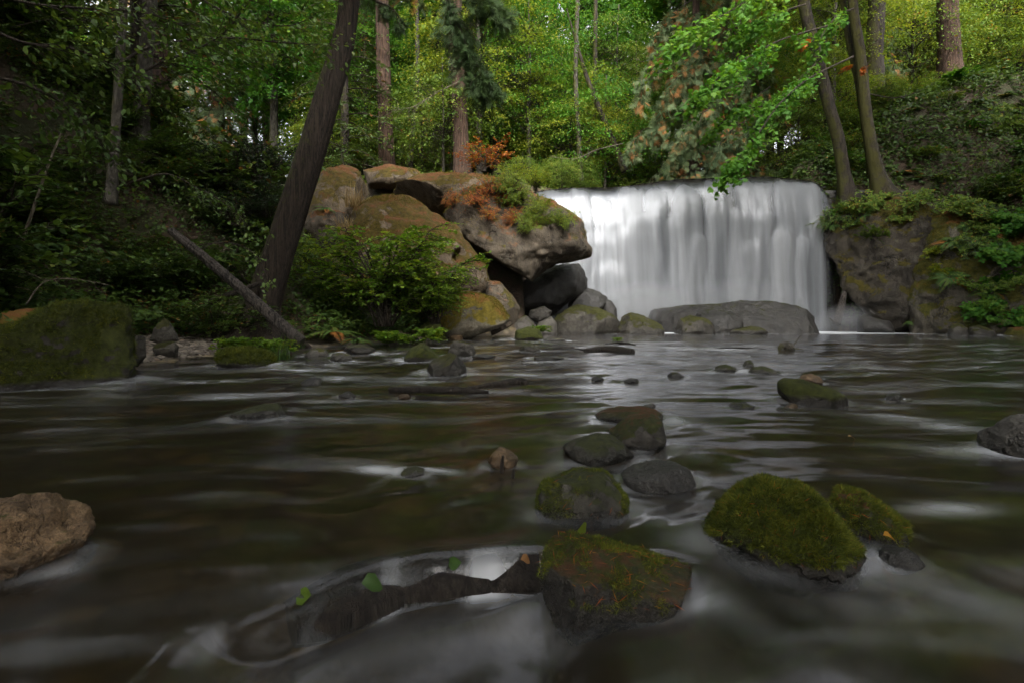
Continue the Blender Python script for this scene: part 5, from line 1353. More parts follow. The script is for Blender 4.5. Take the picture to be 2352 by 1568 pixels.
named_tree('fir_tree', 'hazy greenish trunk in yellow light on the right slope', [(2085, 200), (2080, 100), (2074, 0)], [0.44, 0.40, 0.38, 0.25, 0.05], 'bark_mossy', 38, GT, [(0, 0, 8), (0, 0, 16)], [(fir_cr, 'needle', 0.9, 4.3, (0, 0, 6.0))])
named_tree('fir_tree', 'thick reddish trunk on top of the right slope', [(2182, 190), (2180, 100), (2177, 0)], [0.56, 0.48, 0.46, 0.3, 0.05], 'bark_red', 31, GT, [(0, 0, 8), (0, 0, 16)], [(fir_cr, 'needle', 0.9, 5.3, (0, 0, 5.0))])
# trees on the left bank
named_tree('bank_tree', 'grey furrowed trunk half hidden by leaves on the left bank', [(322, 330), (326, 250), (332, 150), (345, 0)], [0.17, 0.15, 0.14, 0.13, 0.1, 0.03], 'bark_grey', 12.5, None, [(0.3, 0, 4), (0.4, 0, 8)], [(al_cr, 'leaf_dark', 0.6, 1.3, (-0.2, 0, 3.0))])
named_tree('bank_sapling', 'thin pale mottled sapling trunk on the left bank', [(252, 470), (262, 360), (272, 200), (280, 60), (282, 0)], [0.07, 0.062, 0.058, 0.052, 0.048, 0.02], 'bark_grey', 8.3, None, [(0.05, 0, 3.0)], [(al_cr, 'leaf_dark', 0.42, 4.0, (0.1, 0.2, 2.6))], sides=12)
named_tree('bank_sapling', 'dead bare sapling leaning over ferns at the left edge', [(50, 560), (80, 470), (115, 370), (150, 285)], [0.02, 0.017, 0.013, 0.008], 'twig_pale', 7.0, None, None, None, sides=8, flare=0)

# hanging dark cedar branch in front of the fir above the slab
def hanging_branch(name, label, root, pts, Y, leaf, n=26, cs=0.32, tmpl=FAN, hang=1.2, seed=1, rad=0.05, twl=0.55, tips=0.0):
    P = curve([at(a, b, Y) for a, b in pts], 30)
    rs = np.random.RandomState(seed)
    base = P[0].copy()
    t = thing(name, label, 'branch', tuple(base))
    w = Acc()
    w.add(*tube(P - base, np.linspace(rad, 0.008, 30), 6))
    Ps, Ds, Ns, Ss, As = [], [], [], [], []
    for k in range(n):
        f = rs.uniform(0.1, 1.0)
        b = P[int(f * 29)] - base
        d = unit(np.array([rs.normal() * 0.5, rs.normal() * 0.5, -hang]) + (P[-1] - P[0]) * 0.12)
        tl = twl * rs.uniform(0.6, 1.3) * (1.2 - 0.5 * f)
        s = np.linspace(0, 1, 5)
        tp = b + d * (tl * s)[:, None]
        w.add(*tube(tp, np.linspace(0.008, 0.003, 5), 3, False))
        for q in range(8):
            p = b + d * tl * (q + rs.rand()) / 8
            Ps.append(p); Ds.append(unit(d + rs.normal(size=3) * 0.45)); Ns.append(rnd_dirs(rs, 1)[0] * np.array([1, 1, .4]))
            Ss.append(cs * rs.uniform(0.6, 1.2)); As.append(0.95 if rs.rand() < tips else rs.rand() * (0.5 if tips == 0 else 0.82))
    link('branch', w.mesh('branch'), M['twig'], t)
    link('foliage', leaf_mesh('foliage', scatter(tmpl, np.array(Ps), np.array(Ds), np.array(Ns), np.array(Ss), np.array(As))), M[leaf], t)
    return t
hanging_branch('cedar_branch', 'dark drooping cedar bough hanging before the fir above the slab', None, [(1010, -40), (1045, 40), (1075, 110), (1110, 170), (1140, 200)], 15.5, 'needle', 130, 0.30, hang=0.9, seed=3, twl=0.85)
hanging_branch('cedar_branch', 'dark cedar bough dipping into the top edge near the middle', None, [(1060, -60), (1100, -20), (1130, 10), (1150, 45)], 15.0, 'needle', 80, 0.28, hang=0.5, seed=4, twl=0.6)
hanging_branch('cedar_branch', 'short feathery cedar bough at the top between cedar and fir', None, [(820, -40), (860, 0), (900, 20), (930, 60)], 14.0, 'needle', 30, 0.2, hang=0.9, seed=5, twl=0.4)

# bright maple sprays reaching over the falls from the right bank
def maple_spray(label, pts, Y, n, ls, seed, leaf='leaf_bright', rad=0.035, spread=0.45, name='maple_branch', tmpl=MAPLE, wood='twig', sub=1.0, tone=(0.3, 0.8), side_tw=14):
    Ys = [Y] * len(pts) if np.isscalar(Y) else Y
    P = curve([at(a, b, yy) for (a, b), yy in zip(pts, Ys)], 40)
    rs = np.random.RandomState(seed)
    base = P[0].copy()
    t = thing(name, label, 'branch', tuple(base))
    w = Acc()
    w.add(*tube(P - base, np.linspace(rad, 0.006, 40), 6))
    Ps, Ds, Ns, Ss, As = [], [], [], [], []
    for k in range(side_tw):
        f = rs.uniform(0.15, 1.0)
        i = min(38, int(f * 39))
        b = P[i] - base
        tan = unit(P[i + 1] - P[i])
        sd = unit(np.cross(tan, [0, 0, 1])) * rs.choice([-1, 1])
        d = unit(tan * 0.8 + sd * rs.uniform(0.3, 1.1) + np.array([0, 0, rs.uniform(-0.5, 0.15)]))
        tl = spread * rs.uniform(0.6, 1.5) * (1.25 - 0.5 * f)
        s = np.linspace(0, 1, 6)
        tp = b + d * (tl * s)[:, None] - np.array([0, 0, 0.25]) * (tl * s ** 2)[:, None]
        w.add(*tube(tp, np.linspace(0.008, 0.002, 6) * rad / 0.035, 4, False))
        m = max(3, int(n / side_tw))
        g = rs.uniform(0.1, 1.0, m)
        p = np.stack([np.interp(g, s, tp[:, c]) for c in range(3)], 1) + rs.normal(size=(m, 3)) * 0.05 * sub * spread / 0.45
        Ps.append(p)
        Ds.append(unit(d * 0.6 + sd * rs.normal(size=(m, 1)) + rs.normal(size=(m, 3)) * 0.45 + np.array([0, 0, -0.3])))
        Ns.append(unit(np.array([0, -0.25, 1.0]) + rs.normal(size=(m, 3)) * 0.4))
        Ss.append(ls * rs.uniform(0.6, 1.2, m)); As.append(np.clip(rs.uniform(*tone) + rs.normal(size=m) * 0.1, 0, 1))
    link('branch', w.mesh('branch'), M[wood], t)
    link('foliage', leaf_mesh('foliage', scatter(tmpl, *map(np.concatenate, (Ps, Ds, Ns, Ss, As)))), M[leaf], t)
    return t
maple_spray('bright green maple spray hanging lowest over the waterfall lip', [(1960, 130), (1860, 180), (1790, 240), (1740, 310), (1700, 360), (1680, 390)], [19.5, 18.5, 17.6, 17, 16.6, 16.5], 820, 0.17, 7, side_tw=40, spread=0.75)
maple_spray('maple spray crossing above the lowest one, right of the cedar drapery', [(1900, 60), (1800, 90), (1720, 130), (1660, 170), (1610, 220)], [20, 19, 18.4, 18, 17.8], 1000, 0.18, 8, side_tw=50, spread=1.05)
maple_spray('high maple spray at the top edge left of the leaning maples', [(1860, -60), (1760, -20), (1670, 30), (1590, 70), (1540, 110)], [20, 19.5, 19, 18.6, 18.4], 1100, 0.18, 9, side_tw=54, spread=1.25)
maple_spray('leafy maple spray drooping between cedar drapery and leaning maples', [(1900, 120), (1830, 190), (1770, 240), (1700, 250), (1650, 290)], [20.5, 20, 19.6, 19.2, 19], 900, 0.17, 10, side_tw=46, spread=0.95)
maple_spray('tuft of withered orange maple leaves left of the leaning maple', [(1870, 95), (1850, 100), (1838, 110)], 19.5, 22, 0.2, 11, 'leaf_red', 0.012, 0.25, side_tw=5, tone=(0.3, 0.6))
maple_spray('tuft of withered orange leaves between the two maples', [(1965, 150), (1945, 155), (1935, 165)], 20.5, 14, 0.2, 12, 'leaf_red', 0.012, 0.22, side_tw=4, tone=(0.3, 0.6))
maple_spray('orange dead leaf cluster against the mossy maple trunk', [(2000, 140), (1985, 155), (1978, 172)], 20.8, 16, 0.2, 13, 'leaf_red', 0.012, 0.22, side_tw=4, tone=(0.3, 0.6))

maple_spray('maple spray at the top edge just left of the leaning maple trunk', [(1850, 10), (1790, 30), (1730, 60), (1690, 90)], [21, 20.6, 20.2, 20], 800, 0.18, 14, side_tw=44, spread=1.0)
maple_spray('maple spray arching between the two leaning maples at the top', [(1960, 20), (1920, 40), (1890, 80), (1870, 130)], [21, 20.8, 20.6, 20.5], 420, 0.17, 15, side_tw=26, spread=0.7)
# pale cedar drapery above the middle of the falls
for i, (x0, y0, x1, y1, nn) in enumerate([(1520, 120, 1470, 230, 46), (1570, 160, 1500, 320, 56), (1640, 90, 1580, 250, 50), (1690, 180, 1600, 340, 56), (1600, 270, 1540, 390, 50), (1680, 300, 1640, 400, 46), (1500, 290, 1450, 350, 36), (1740, 220, 1700, 330, 40), (1560, 20, 1500, 110, 40), (1660, 10, 1600, 120, 40)]):
    hanging_branch('cedar_bough', 'pale drooping cedar bough with brown tips above mid falls, ' + ['upper far left', 'large left', 'upper middle', 'large right', 'low middle', 'lowest right', 'lowest left', 'far right', 'topmost left', 'topmost right'][i], None,
                   [(x0 + 30, y0 - 20), (x0, y0), ((x0 + x1) / 2 - 8, (y0 + y1) / 2 - 15), (x1, y1)], 25.6 + 0.25 * (i % 4), 'cedar', nn, 0.42, hang=1.3, seed=40 + i, rad=0.03, twl=0.9, tips=0.16)

# long thin branches and leaves reaching in from the left
LB = dict(leaf='leaf_dark', name='overhanging_branch', tmpl=LEAF_OVAL)
maple_spray('long thin dark branch reaching across towards the leaning cedar', [(270, 150), (340, 110), (440, 92), (540, 88), (640, 98), (730, 104)], [6.8, 6.9, 7.0, 7.2, 7.4, 7.6], 330, 0.075, 21, rad=0.018, spread=0.55, side_tw=34, **LB)
maple_spray('branch rising to a fork at the upper left, above the long thin one', [(300, 180), (380, 140), (460, 110), (520, 70), (560, 20), (600, -30)], 6.5, 300, 0.08, 22, rad=0.016, spread=0.6, side_tw=30, **LB)
maple_spray('leafy dark branch crossing the sapling near the left edge', [(-40, 60), (60, 100), (160, 110), (260, 150), (330, 200)], [4.8, 5, 5.2, 5.4, 5.6], 420, 0.065, 23, rad=0.014, spread=0.5, side_tw=40, **LB)
maple_spray('drooping leafy branch at the left edge, lower of two', [(-60, 170), (40, 190), (130, 230), (200, 290), (240, 350)], [4.6, 4.8, 5, 5.2, 5.4], 420, 0.065, 24, rad=0.014, spread=0.5, side_tw=40, **LB)
maple_spray('leaf spray along the top edge at far left', [(-60, -20), (80, 10), (200, 20), (330, 30), (420, 60)], [5, 5.2, 5.4, 5.6, 5.8], 460, 0.07, 25, rad=0.014, spread=0.6, side_tw=40, **LB)
maple_spray('leafy branch hanging over the fallen log', [(300, 420), (380, 400), (450, 430), (520, 470), (570, 520)], 7.5, 330, 0.06, 26, rad=0.012, spread=0.5, side_tw=30, **LB)
maple_spray('leaf spray beside the top of the leaning cedar', [(420, -30), (500, 20), (580, 50), (660, 60), (720, 40)], 8.5, 480, 0.085, 27, rad=0.016, spread=0.8, side_tw=36, **LB)
maple_spray('sparse twig with drooping leaves in front of the leaning cedar base', [(470, 560), (540, 560), (590, 590), (615, 640)], 6.8, 60, 0.06, 28, rad=0.008, spread=0.3, side_tw=10, **LB)

# ------------------------------------------------------------------ woods behind and around
GWD = 'trees filling the woods behind the waterfall'
rs = np.random.RandomState(99)
def in_channel(x, y):
    xc = 6.4 + max(0, y - 25) * 0.9
    return y < 31 and abs(x - xc) < 4.8
spots = []
LBL = {'fir_a': 'tall dark fir deep in the woods behind the waterfall', 'fir_b': 'tall bare-stemmed fir deep in the woods behind the waterfall', 'hemlock': 'feathery hemlock in the woods behind the waterfall',
       'cedar': 'cedar with drooping sprays in the woods behind the waterfall', 'maple_a': 'bright green maple in the woods behind the waterfall', 'alder_a': 'tall leafy alder in the woods behind the waterfall',
       'alder_b': 'small-leaved alder in the woods behind the waterfall', 'vine_maple': 'yellow-green vine maple in the woods behind the waterfall', 'understory': 'low leafy tree in the woods behind the waterfall'}
def woods(kinds, n, ylo, yhi, smin, smax, mind, qlo=-150, qhi=2500):
    tries = 0; k = 0
    while k < n and tries < n * 60:
        tries += 1
        y = rs.uniform(ylo, yhi)
        q = rs.uniform(qlo, qhi)
        x = (q - 1176) / F * y
        if in_channel(x, y): continue
        if y < 29.5 and (840 < q < 935 or 1020 < q < 1095): continue
        if any((x - a) ** 2 + (y - b) ** 2 < mind ** 2 for a, b in spots): continue
        kd = kinds[rs.randint(len(kinds))]
        spots.append((x, y))
        mt = None
        if kd in ('alder_b', 'understory', 'alder_a', 'vine_maple') and y < 50:
            mt = {'crown': ['leaf_mid', 'leaf_yellow', 'leaf_bright', 'leaf_mid'][rs.randint(4)]}
        put_g(kd, x, y, rs.uniform(smin, smax), LBL[kd], GWD, mats=mt)
        k += 1
woods(['alder_b', 'understory', 'vine_maple', 'alder_b', 'hemlock', 'understory'], 40, 27, 34, 0.75, 1.25, 1.5, 740, 1930)
woods(['alder_a', 'hemlock', 'alder_b', 'maple_a', 'cedar', 'vine_maple'], 24, 32, 40, 0.85, 1.15, 2.6, -150, 2010)
woods(['understory', 'alder_b', 'vine_maple', 'understory', 'maple_a'], 40, 33, 47, 1.2, 1.8, 1.9, 740, 2480)
woods(['fir_a', 'fir_b', 'alder_a', 'hemlock', 'cedar', 'maple_a'], 30, 40, 54, 0.95, 1.25, 3.0)
woods(['fir_a', 'fir_b', 'hemlock', 'fir_a'], 26, 55, 80, 1.0, 1.35, 3.6)
woods(['fir_a', 'hemlock', 'fir_a', 'alder_a'], 26, 50, 85, 1.2, 1.6, 3.0, 1000, 2480)
# cedar drapery above the middle of the falls
put_g('cedar', (1560 - 1176) / F * 26.2, 26.2, 0.62, 'cedar with pale drooping sprays and brown tips above the middle of the falls', rotz=None) if False else None
K['cedar'].put(((1590 - 1176) / F * 27.5, 27.5, 6.2), 0.8, 0.75, 'cedar with pale drooping sprays and brown tips above the middle of the falls')
K['cedar'].put(((1680 - 1176) / F * 29.5, 29.5, 6.4), 2.8, 0.85, 'second draped cedar just right of the pale drooping one above the falls')
# bank trees, mostly unseen; canopy maples and others added to shade the scene
GO = 'trees along the banks beside the stream'
for (x, y, kd, sc) in [(-9.8, 2.5, 'canopy', 1.0), (-9.8, 8.0, 'canopy', 0.9), (-12.5, 12.5, 'canopy', 1.0), (-8.2, -3.0, 'canopy', 1.2), (13.2, -3.0, 'canopy', 1.25), (18.4, 10.2, 'alder_b', 1.1), (20.5, 14.5, 'alder_b', 1.2), (1.5, -9.5, 'canopy', 1.0), (9.5, -7, 'canopy', 1.0), (14.5, 0.0, 'canopy', 1.0), (17.0, 6.5, 'fir_a', 1.0), (18.4, 7.5, 'hemlock', 1.1), (19.0, 12.5, 'fir_a', 1.0), (20.5, 8.5, 'fir_a', 1.0), (19.5, 15.5, 'hemlock', 0.9), (19.0, 17.3, 'canopy', 0.9), (24.0, 9.0, 'canopy', 1.0), (-3.5, -14, 'canopy', 1.3), (6, -15, 'canopy', 1.3),
                       (-9.5, 3, 'alder_a', 1.0), (-8, 7.5, 'alder_b', 1.15), (-11.5, 10.5, 'alder_a', 1.1), (-9, 14, 'hemlock', 0.8), (-13.5, 15.5, 'fir_a', 0.9), (-14, 6, 'fir_a', 1.0),
                       (-7.5, -3, 'alder_a', 1.1), (-12, -2, 'fir_a', 1.0), (-17, 11, 'fir_a', 1.1), (-12, 20, 'fir_a', 0.9), (-17, 21, 'hemlock', 1.2),
                       (17.5, 3, 'maple_a', 1.0), (19, 10, 'fir_a', 1.0), (20.5, 16, 'hemlock', 1.0), (13, -6, 'alder_a', 1.1), (4, -12, 'fir_a', 1.0), (-3, -11, 'alder_a', 1.2), (7.5, -10, 'alder_a', 1.2), (-6, -9, 'hemlock', 1.0), (11, -11, 'hemlock', 1.1), (16, -3, 'alder_a', 1.2), (2.5, -17, 'fir_a', 1.1), (-8, -16, 'fir_a', 1.1)]:
    put_g(kd, x, y, sc, {'canopy': 'added broad-crowned shade maple spreading over the stream bank', 'alder_a': 'leafy alder overhanging the stream bank', 'alder_b': 'low alder overhanging the bank', 'hemlock': 'feathery hemlock on the stream bank', 'fir_a': 'tall fir on the stream bank', 'fir_b': 'bare-stemmed fir on the stream bank', 'maple_a': 'maple on the right stream bank'}[kd], GO,
          mats={'crown': 'leaf_dark'} if kd in ('alder_a', 'alder_b') and x < 0 else None)

# ------------------------------------------------------------------ undergrowth
GBK = 'shrubs crowding the far bank behind the waterfall lip'
for i in range(34):
    q = 1150 + i * 26 + rs.uniform(-12, 12)
    y = rs.uniform(24.5, 29.0)
    x = (q - 1176) / F * y
    if 1.0 < x < 11.5 and y < 26.3: y = 26.3 + rs.rand() * 2
    kd = ['back_shrub', 'bramble', 'back_shrub', 'fern_a', 'understory'][rs.randint(5)]
    z = max(gz(x, y), 5.9)
    K[kd].put((x, y, z - 0.1), rs.rand() * 6.28, rs.uniform(0.7, 1.1) * (0.45 if kd == 'understory' else 1), {'back_shrub': 'leafy shrub on the bank behind the waterfall lip', 'bramble': 'low bramble on the bank behind the waterfall lip', 'fern_a': 'fern on the bank behind the waterfall lip', 'understory': 'small bushy tree on the bank behind the waterfall lip'}[kd], GBK)
GRB = 'undergrowth on the right bank'
n = 0
while n < 120:
    y = rs.uniform(17.0, 29); q = rs.uniform(1890, 2480)
    x = (q - 1176) / F * y
    if x < 12.2 or (x < 15.6 and y < 21.5): continue
    z = gz(x, y)
    if z < 0.5: continue
    kd = ['fern_a', 'bramble', 'back_shrub', 'fern_b', 'thimble', 'salal_a', 'fern_a'][rs.randint(7)]
    K[kd].put((x, y, z - 0.06), rs.rand() * 6.28, rs.uniform(0.7, 1.15), {'fern_a': 'green fern on the shaded right slope', 'bramble': 'bramble on the shaded right slope', 'back_shrub': 'leafy shrub on the shaded right slope', 'fern_b': 'fern with brown fronds on the right slope', 'thimble': 'broad-leaved shrub on the right slope', 'salal_a': 'dark leathery shrub on the right slope'}[kd], GRB)
    n += 1
GLB = 'undergrowth on the steep left bank'
n = 0
while n < 100:
    y = rs.uniform(5.2, 17.5)
    s_ = rs.uniform(0.5, 7.5) if y < 13 else rs.uniform(1.5, 9)
    x = float(x_left(y)) - s_
    if 5.8 < y < 11.5 and s_ < 1.9: continue
    if (x / y) * F + 1176 > 640 and y > 9.5: continue
    z = gz(x, y)
    kd = ['salal_a', 'salal_b', 'elder', 'fern_a', 'salal_a', 'fern_b', 'salal_b'][rs.randint(7)]
    K[kd].put((x, y, z - 0.05), rs.rand() * 6.28, rs.uniform(0.7, 1.15), {'salal_a': 'dark leafy shrub on the steep left bank', 'salal_b': 'low spreading shrub on the steep left bank', 'elder': 'tall arching shrub on the steep left bank', 'fern_a': 'sword fern on the steep left bank', 'fern_b': 'drooping fern with brown fronds on the left bank'}[kd], GLB)
    n += 1
for i in range(34):
    y = rs.uniform(9.0, 14.5)
    x = rs.uniform(-7.8, -4.9) * (0.75 + 0.02 * y)
    if x > float(x_left(y)) - 0.7: continue
    kd = ['salal_a', 'salal_b', 'fern_a', 'elder', 'salal_b', 'fern_b'][rs.randint(6)]
    K[kd].put((x, y, gz(x, y) - 0.05), rs.rand() * 6.28, rs.uniform(0.5, 0.85), {'salal_a': 'dark leafy shrub on the steep left bank', 'salal_b': 'low spreading shrub on the steep left bank', 'elder': 'tall arching shrub on the steep left bank', 'fern_a': 'sword fern on the steep left bank', 'fern_b': 'drooping fern with brown fronds on the left bank'}[kd], GLB)
for (qx, qy, Y, sc) in [(590, 420, 12.5, 1.0), (610, 500, 12.0, 0.9), (545, 520, 11.5, 0.9), (640, 420, 13.5, 0.9), (520, 430, 12.0, 0.9), (630, 560, 12.5, 0.7)]:
    put_q('holly', qx, qy, Y, sc, 'small-leaved glossy shrub glinting left of the leaning cedar', 'glossy shrubs left of the leaning cedar')

# the green bush in front of the boulders, and what grows round it
bt = put_q('bush', 885, 750, 12.6, 1.38, 'full green bush in front of the domed boulder', rotz=0.4)
put_q('bush', 1000, 745, 12.8, 0.85, 'smaller green bush leaning on the golden moss boulder', rotz=2.0)
put_q('bush', 780, 750, 13.4, 0.75, 'dark green bush between the leaning cedar and the full bush', rotz=3.0)
put_q('vine_maple', 700, 735, 13.8, 0.36, 'small yellow-green maple right beside the leaning cedar', rotz=1.0)
put_q('fern_b', 765, 775, 11.6, 1.15, 'large feathery fern at the waterline right of the fallen log', rotz=1.0)
put_q('fern_a', 720, 770, 12.2, 0.8, 'small fern just right of the fallen log foot', rotz=2.0)
put_q('fern_b', 820, 790, 11.0, 0.6, 'low fern drooping over the shore stone', rotz=3.0)
for (qx, qy, Y, sc, lab) in [(900, 800, 11.3, 1.5, 'bright watercress clump, left of two behind the mossy trio'), (985, 793, 11.6, 1.5, 'bright watercress clump, right of two behind the mossy trio'), (940, 798, 11.8, 1.2, 'low bright weed between the two watercress clumps'),
                             (1243, 768, 15.2, 1.0, 'leafy sprig on the round mossy rock by the broad boulder'), (520, 815, 7.7, 1.0, 'leafy weed on the left of the mossy island stone'), (570, 810, 7.7, 0.9, 'leafy weed in the middle of the mossy island stone'), (630, 818, 7.8, 1.0, 'grassy weed on the right of the mossy island stone'), (1418, 786, 14.0, 0.5, 'tiny green sprig on a floating twig')]:
    put_q('weed', qx, qy, Y, sc, lab, 'green weeds at the waterline')
put_q('sedge', 640, 825, 7.7, 0.9, 'grass tuft trailing off the mossy island stone')
put_q('sedge', 668, 800, 9.5, 1.0, 'pale grass tuft at the shore left of the feathery fern')

# shrubs on the boulders
from mathutils.bvhtree import BVHTree
_bvh = {}
def on_rock(key, qx, qy):
    if key not in _bvh:
        o, V, Fc = ROCK_OBJ[key]
        _bvh[key] = BVHTree.FromPolygons(V.tolist(), Fc.tolist())
    d = Vector(ray(qx, qy)).normalized()
    for dy in range(0, 200, 6):
        d = Vector(ray(qx, qy + dy)).normalized()
        h = _bvh[key].ray_cast(Vector((0, 0, CAM_H)), d)
        if h[0] is not None:
            return np.array(h[0]), np.array(h[1])
    return at(qx, qy, ROCK_OBJ[key][0].location[1]), np.array([0, -1, 0.3])
def put_r(kind, key, qx, qy, scale, label, group=None, lean=0.5, **kw):
    p, n = on_rock(key, qx, qy)
    if n[2] < 0: n = -n
    rz = RS.rand() * 6.28
    t = K[kind].put(p - n * 0.03, rz, scale, label, group, **kw)
    up = Vector((n[0] * lean, n[1] * lean, 1.0)).normalized()
    q = Vector((0, 0, 1)).rotation_difference(up).to_matrix() @ Matrix.Rotation(rz, 3, 'Z')
    t.rotation_euler = q.to_euler()
    return t
put_q('red_shrub', 1105, 395, 23.0, 1.5, 'orange and yellow autumn shrub at the foot of the reddish fir', rotz=0.3)
for (qx, qy, sc, lab, key) in [(1090, 470, 0.62, 'rust-red shrub on the crown of the overhanging boulder', 'over'), (1150, 478, 0.55, 'rust-red shrub draping the front of the overhanging boulder', 'over'), (1040, 455, 0.5, 'small red shrub where the slab meets the overhanging boulder', 'over'), (1120, 500, 0.5, 'red shrub hanging lowest on the overhanging boulder', 'over'), (1060, 500, 0.45, 'red brush on the left flank of the overhanging boulder', 'over'), (1180, 510, 0.45, 'rusty brush on the brow of the overhanging boulder', 'over'), (1125, 448, 0.6, 'reddish brush at the back of the overhanging boulder', 'over')]:
    put_r('red_shrub', key, qx, qy, sc, lab, 'autumn shrubs on the boulders', 1.2)
for (qx, qy, sc, lab) in [(1200, 465, 0.5, 'yellow-green brush on the right crown of the overhanging boulder'), (1245, 490, 0.45, 'low green brush near the tip of the overhanging boulder'), (1285, 515, 0.38, 'small brush at the very tip of the overhanging boulder'), (1225, 500, 0.4, 'brush on the brow right of the rusty brush'), (1160, 440, 0.5, 'yellowish brush at the back of the overhanging boulder'), (1265, 525, 0.35, 'brush hanging under the tip of the overhanging boulder'), (1205, 530, 0.35, 'low brush midway down the brow')]:
    put_r('back_shrub', 'over', qx, qy, sc, lab, 'brush on the overhanging boulder', 1.2, mats={'foliage': 'leaf_yellow'})
for (qx, qy, Y, sc, lab) in [(1230, 440, 21.5, 0.6, 'green brush between boulder and falls lip'), (1180, 425, 22.5, 0.7, 'yellowish brush behind the overhanging boulder')]:
    put_q('back_shrub', qx, qy, Y, sc, lab, 'brush on the overhanging boulder', mats={'foliage': 'leaf_yellow'})
for (qx, qy, Y, sc, kd, lab) in [(2180, 640, 17.8, 0.9, 'fern_a', 'sword fern with rusty skirt on the face of the tall right boulder'), (2190, 560, 18.2, 0.9, 'fern_a', 'sword fern high on the tall right boulder'), (2270, 540, 17.8, 0.8, 'fern_a', 'sword fern at the upper right of the tall boulder'),
                                 (2280, 600, 17.3, 1.0, 'thimble', 'broad-leaved plant on the right of the tall boulder'), (2290, 680, 17.0, 1.0, 'thimble', 'broad-leaved plant lower on the tall boulder'), (2250, 720, 17.0, 0.8, 'thimble', 'broad-leaved plant near the foot of the tall boulder'),
                                 (2330, 750, 16.6, 0.9, 'thimble', 'broad-leaved plant over the far right waterline'), (2310, 460, 18.5, 1.1, 'thimble', 'broad-leaved plant on top of the tall right boulder'), (2240, 440, 19.0, 1.1, 'bramble', 'bramble on top of the tall right boulder'),
                                 (2180, 450, 19.5, 1.0, 'bramble', 'bramble at the left top of the tall right boulder'), (2100, 470, 20.2, 0.9, 'bramble', 'bramble in the gap above the shaded right boulder'), (2000, 470, 20.6, 0.8, 'bramble', 'bramble on the shaded boulder by the mossy maple'), (1950, 500, 20.4, 0.7, 'salal_b', 'leathery shrub on the shaded boulder beside the falls'),
                                 (2145, 590, 18.0, 0.6, 'vine', 'yellow-green creeper on the tall boulder face'), (2150, 640, 17.8, 0.6, 'vine', 'yellow-green creeper lower on the tall boulder face'), (2090, 740, 17.6, 0.45, 'fern_b', 'little fern at the foot of the tall boulder by the water'), (2330, 380, 19.0, 1.3, 'thimble', 'broad-leaved plant at the right edge above the tall boulder'), (2340, 310, 19.5, 1.3, 'bramble', 'bramble at the right edge high on the bank')]:
    if kd == 'vine':
        put_r('weed', 'rtall', qx, qy, 1.6, lab, 'plants on the tall right boulder', mats={'foliage': 'leaf_yellow'})
    else:
        put_r(kd, 'rtall' if qx > 2110 or kd == 'fern_b' else 'rshoulder', qx, qy, sc, lab, 'plants on the tall right boulder', 0.9)

put_r('fern_b', 'cleft', 752, 480, 0.8, 'pale fern growing from the rock cleft')
put_r('straw', 'dome', 815, 450, 1.3, 'pale dry grass tuft on the shoulder of the domed boulder')
put_r('straw', 'dome', 795, 500, 1.1, 'dry grass hanging below the pale tuft beside the domed boulder')

rs = np.random.RandomState(321)
seen = 0
for i in range(46):
    if i < 34: key, qx, qy = 'rtall', rs.uniform(2120, 2352), rs.uniform(470, 750)
    else: key, qx, qy = 'rshoulder', rs.uniform(1905, 2115), rs.uniform(440, 560)
    if key == 'rtall' and qx < 2215: continue
    kd = ['bramble', 'thimble', 'fern_a', 'weed', 'salal_b', 'fern_b', 'bramble'][rs.randint(7)]
    sc = rs.uniform(0.45, 0.8) * (2.0 if kd == 'weed' else 1.0)
    nm = {'bramble': 'bramble', 'thimble': 'broad-leaved plant', 'fern_a': 'green fern', 'fern_b': 'fern with brown fronds', 'weed': 'small leafy weed', 'salal_b': 'leathery shrub'}[kd]
    put_r(kd, key, qx, qy, sc, nm + ' growing on the ' + ('tall' if key == 'rtall' else 'shaded') + ' right boulder', 'plants clinging to the right boulders', 0.9)
GRK = 'plants clinging to the right boulders'

for i, (qx, y, sc, kd) in enumerate([(2080, 36, 1.2, 'vine_maple'), (2200, 37, 1.4, 'vine_maple'), (2290, 35, 1.2, 'vine_maple'), (2350, 38, 1.5, 'vine_maple'), (2140, 41, 1.6, 'vine_maple'), (2020, 40, 1.5, 'vine_maple'), (2260, 42, 1.7, 'vine_maple')]):  # yellow leaf colour stands in for backlight at the slope top
    put_g(kd, (qx - 1176) / F * y, y, sc, 'yellow-green maple coloured as if backlit, behind the right slope top, ' + ['second', 'fourth', 'sixth', 'seventh', 'third', 'first', 'fifth'][i] + ' from left', 'yellow maples on top of the right slope')
# ------------------------------------------------------------------ moss, ground cover, litter
def surf_samples(V, Fc, n, rs, zmin=-0.6, test=None):
    a, b, c = V[Fc[:, 0]], V[Fc[:, 1]], V[Fc[:, 2]]
    N = np.cross(b - a, c - a)
    A = np.linalg.norm(N, axis=1)
    N = N / np.maximum(A, 1e-12)[:, None]
    w = A * (N[:, 2] > zmin)
    cen = (a + b + c) / 3
    if test is not None:
        w = w * test(cen, N)
    w = w / w.sum()
    f = rs.choice(len(Fc), n, p=w)
    r1, r2 = np.sqrt(rs.rand(n)), rs.rand(n)
    P = a[f] * (1 - r1)[:, None] + b[f] * (r1 * (1 - r2))[:, None] + c[f] * (r1 * r2)[:, None]
    return P, N[f]

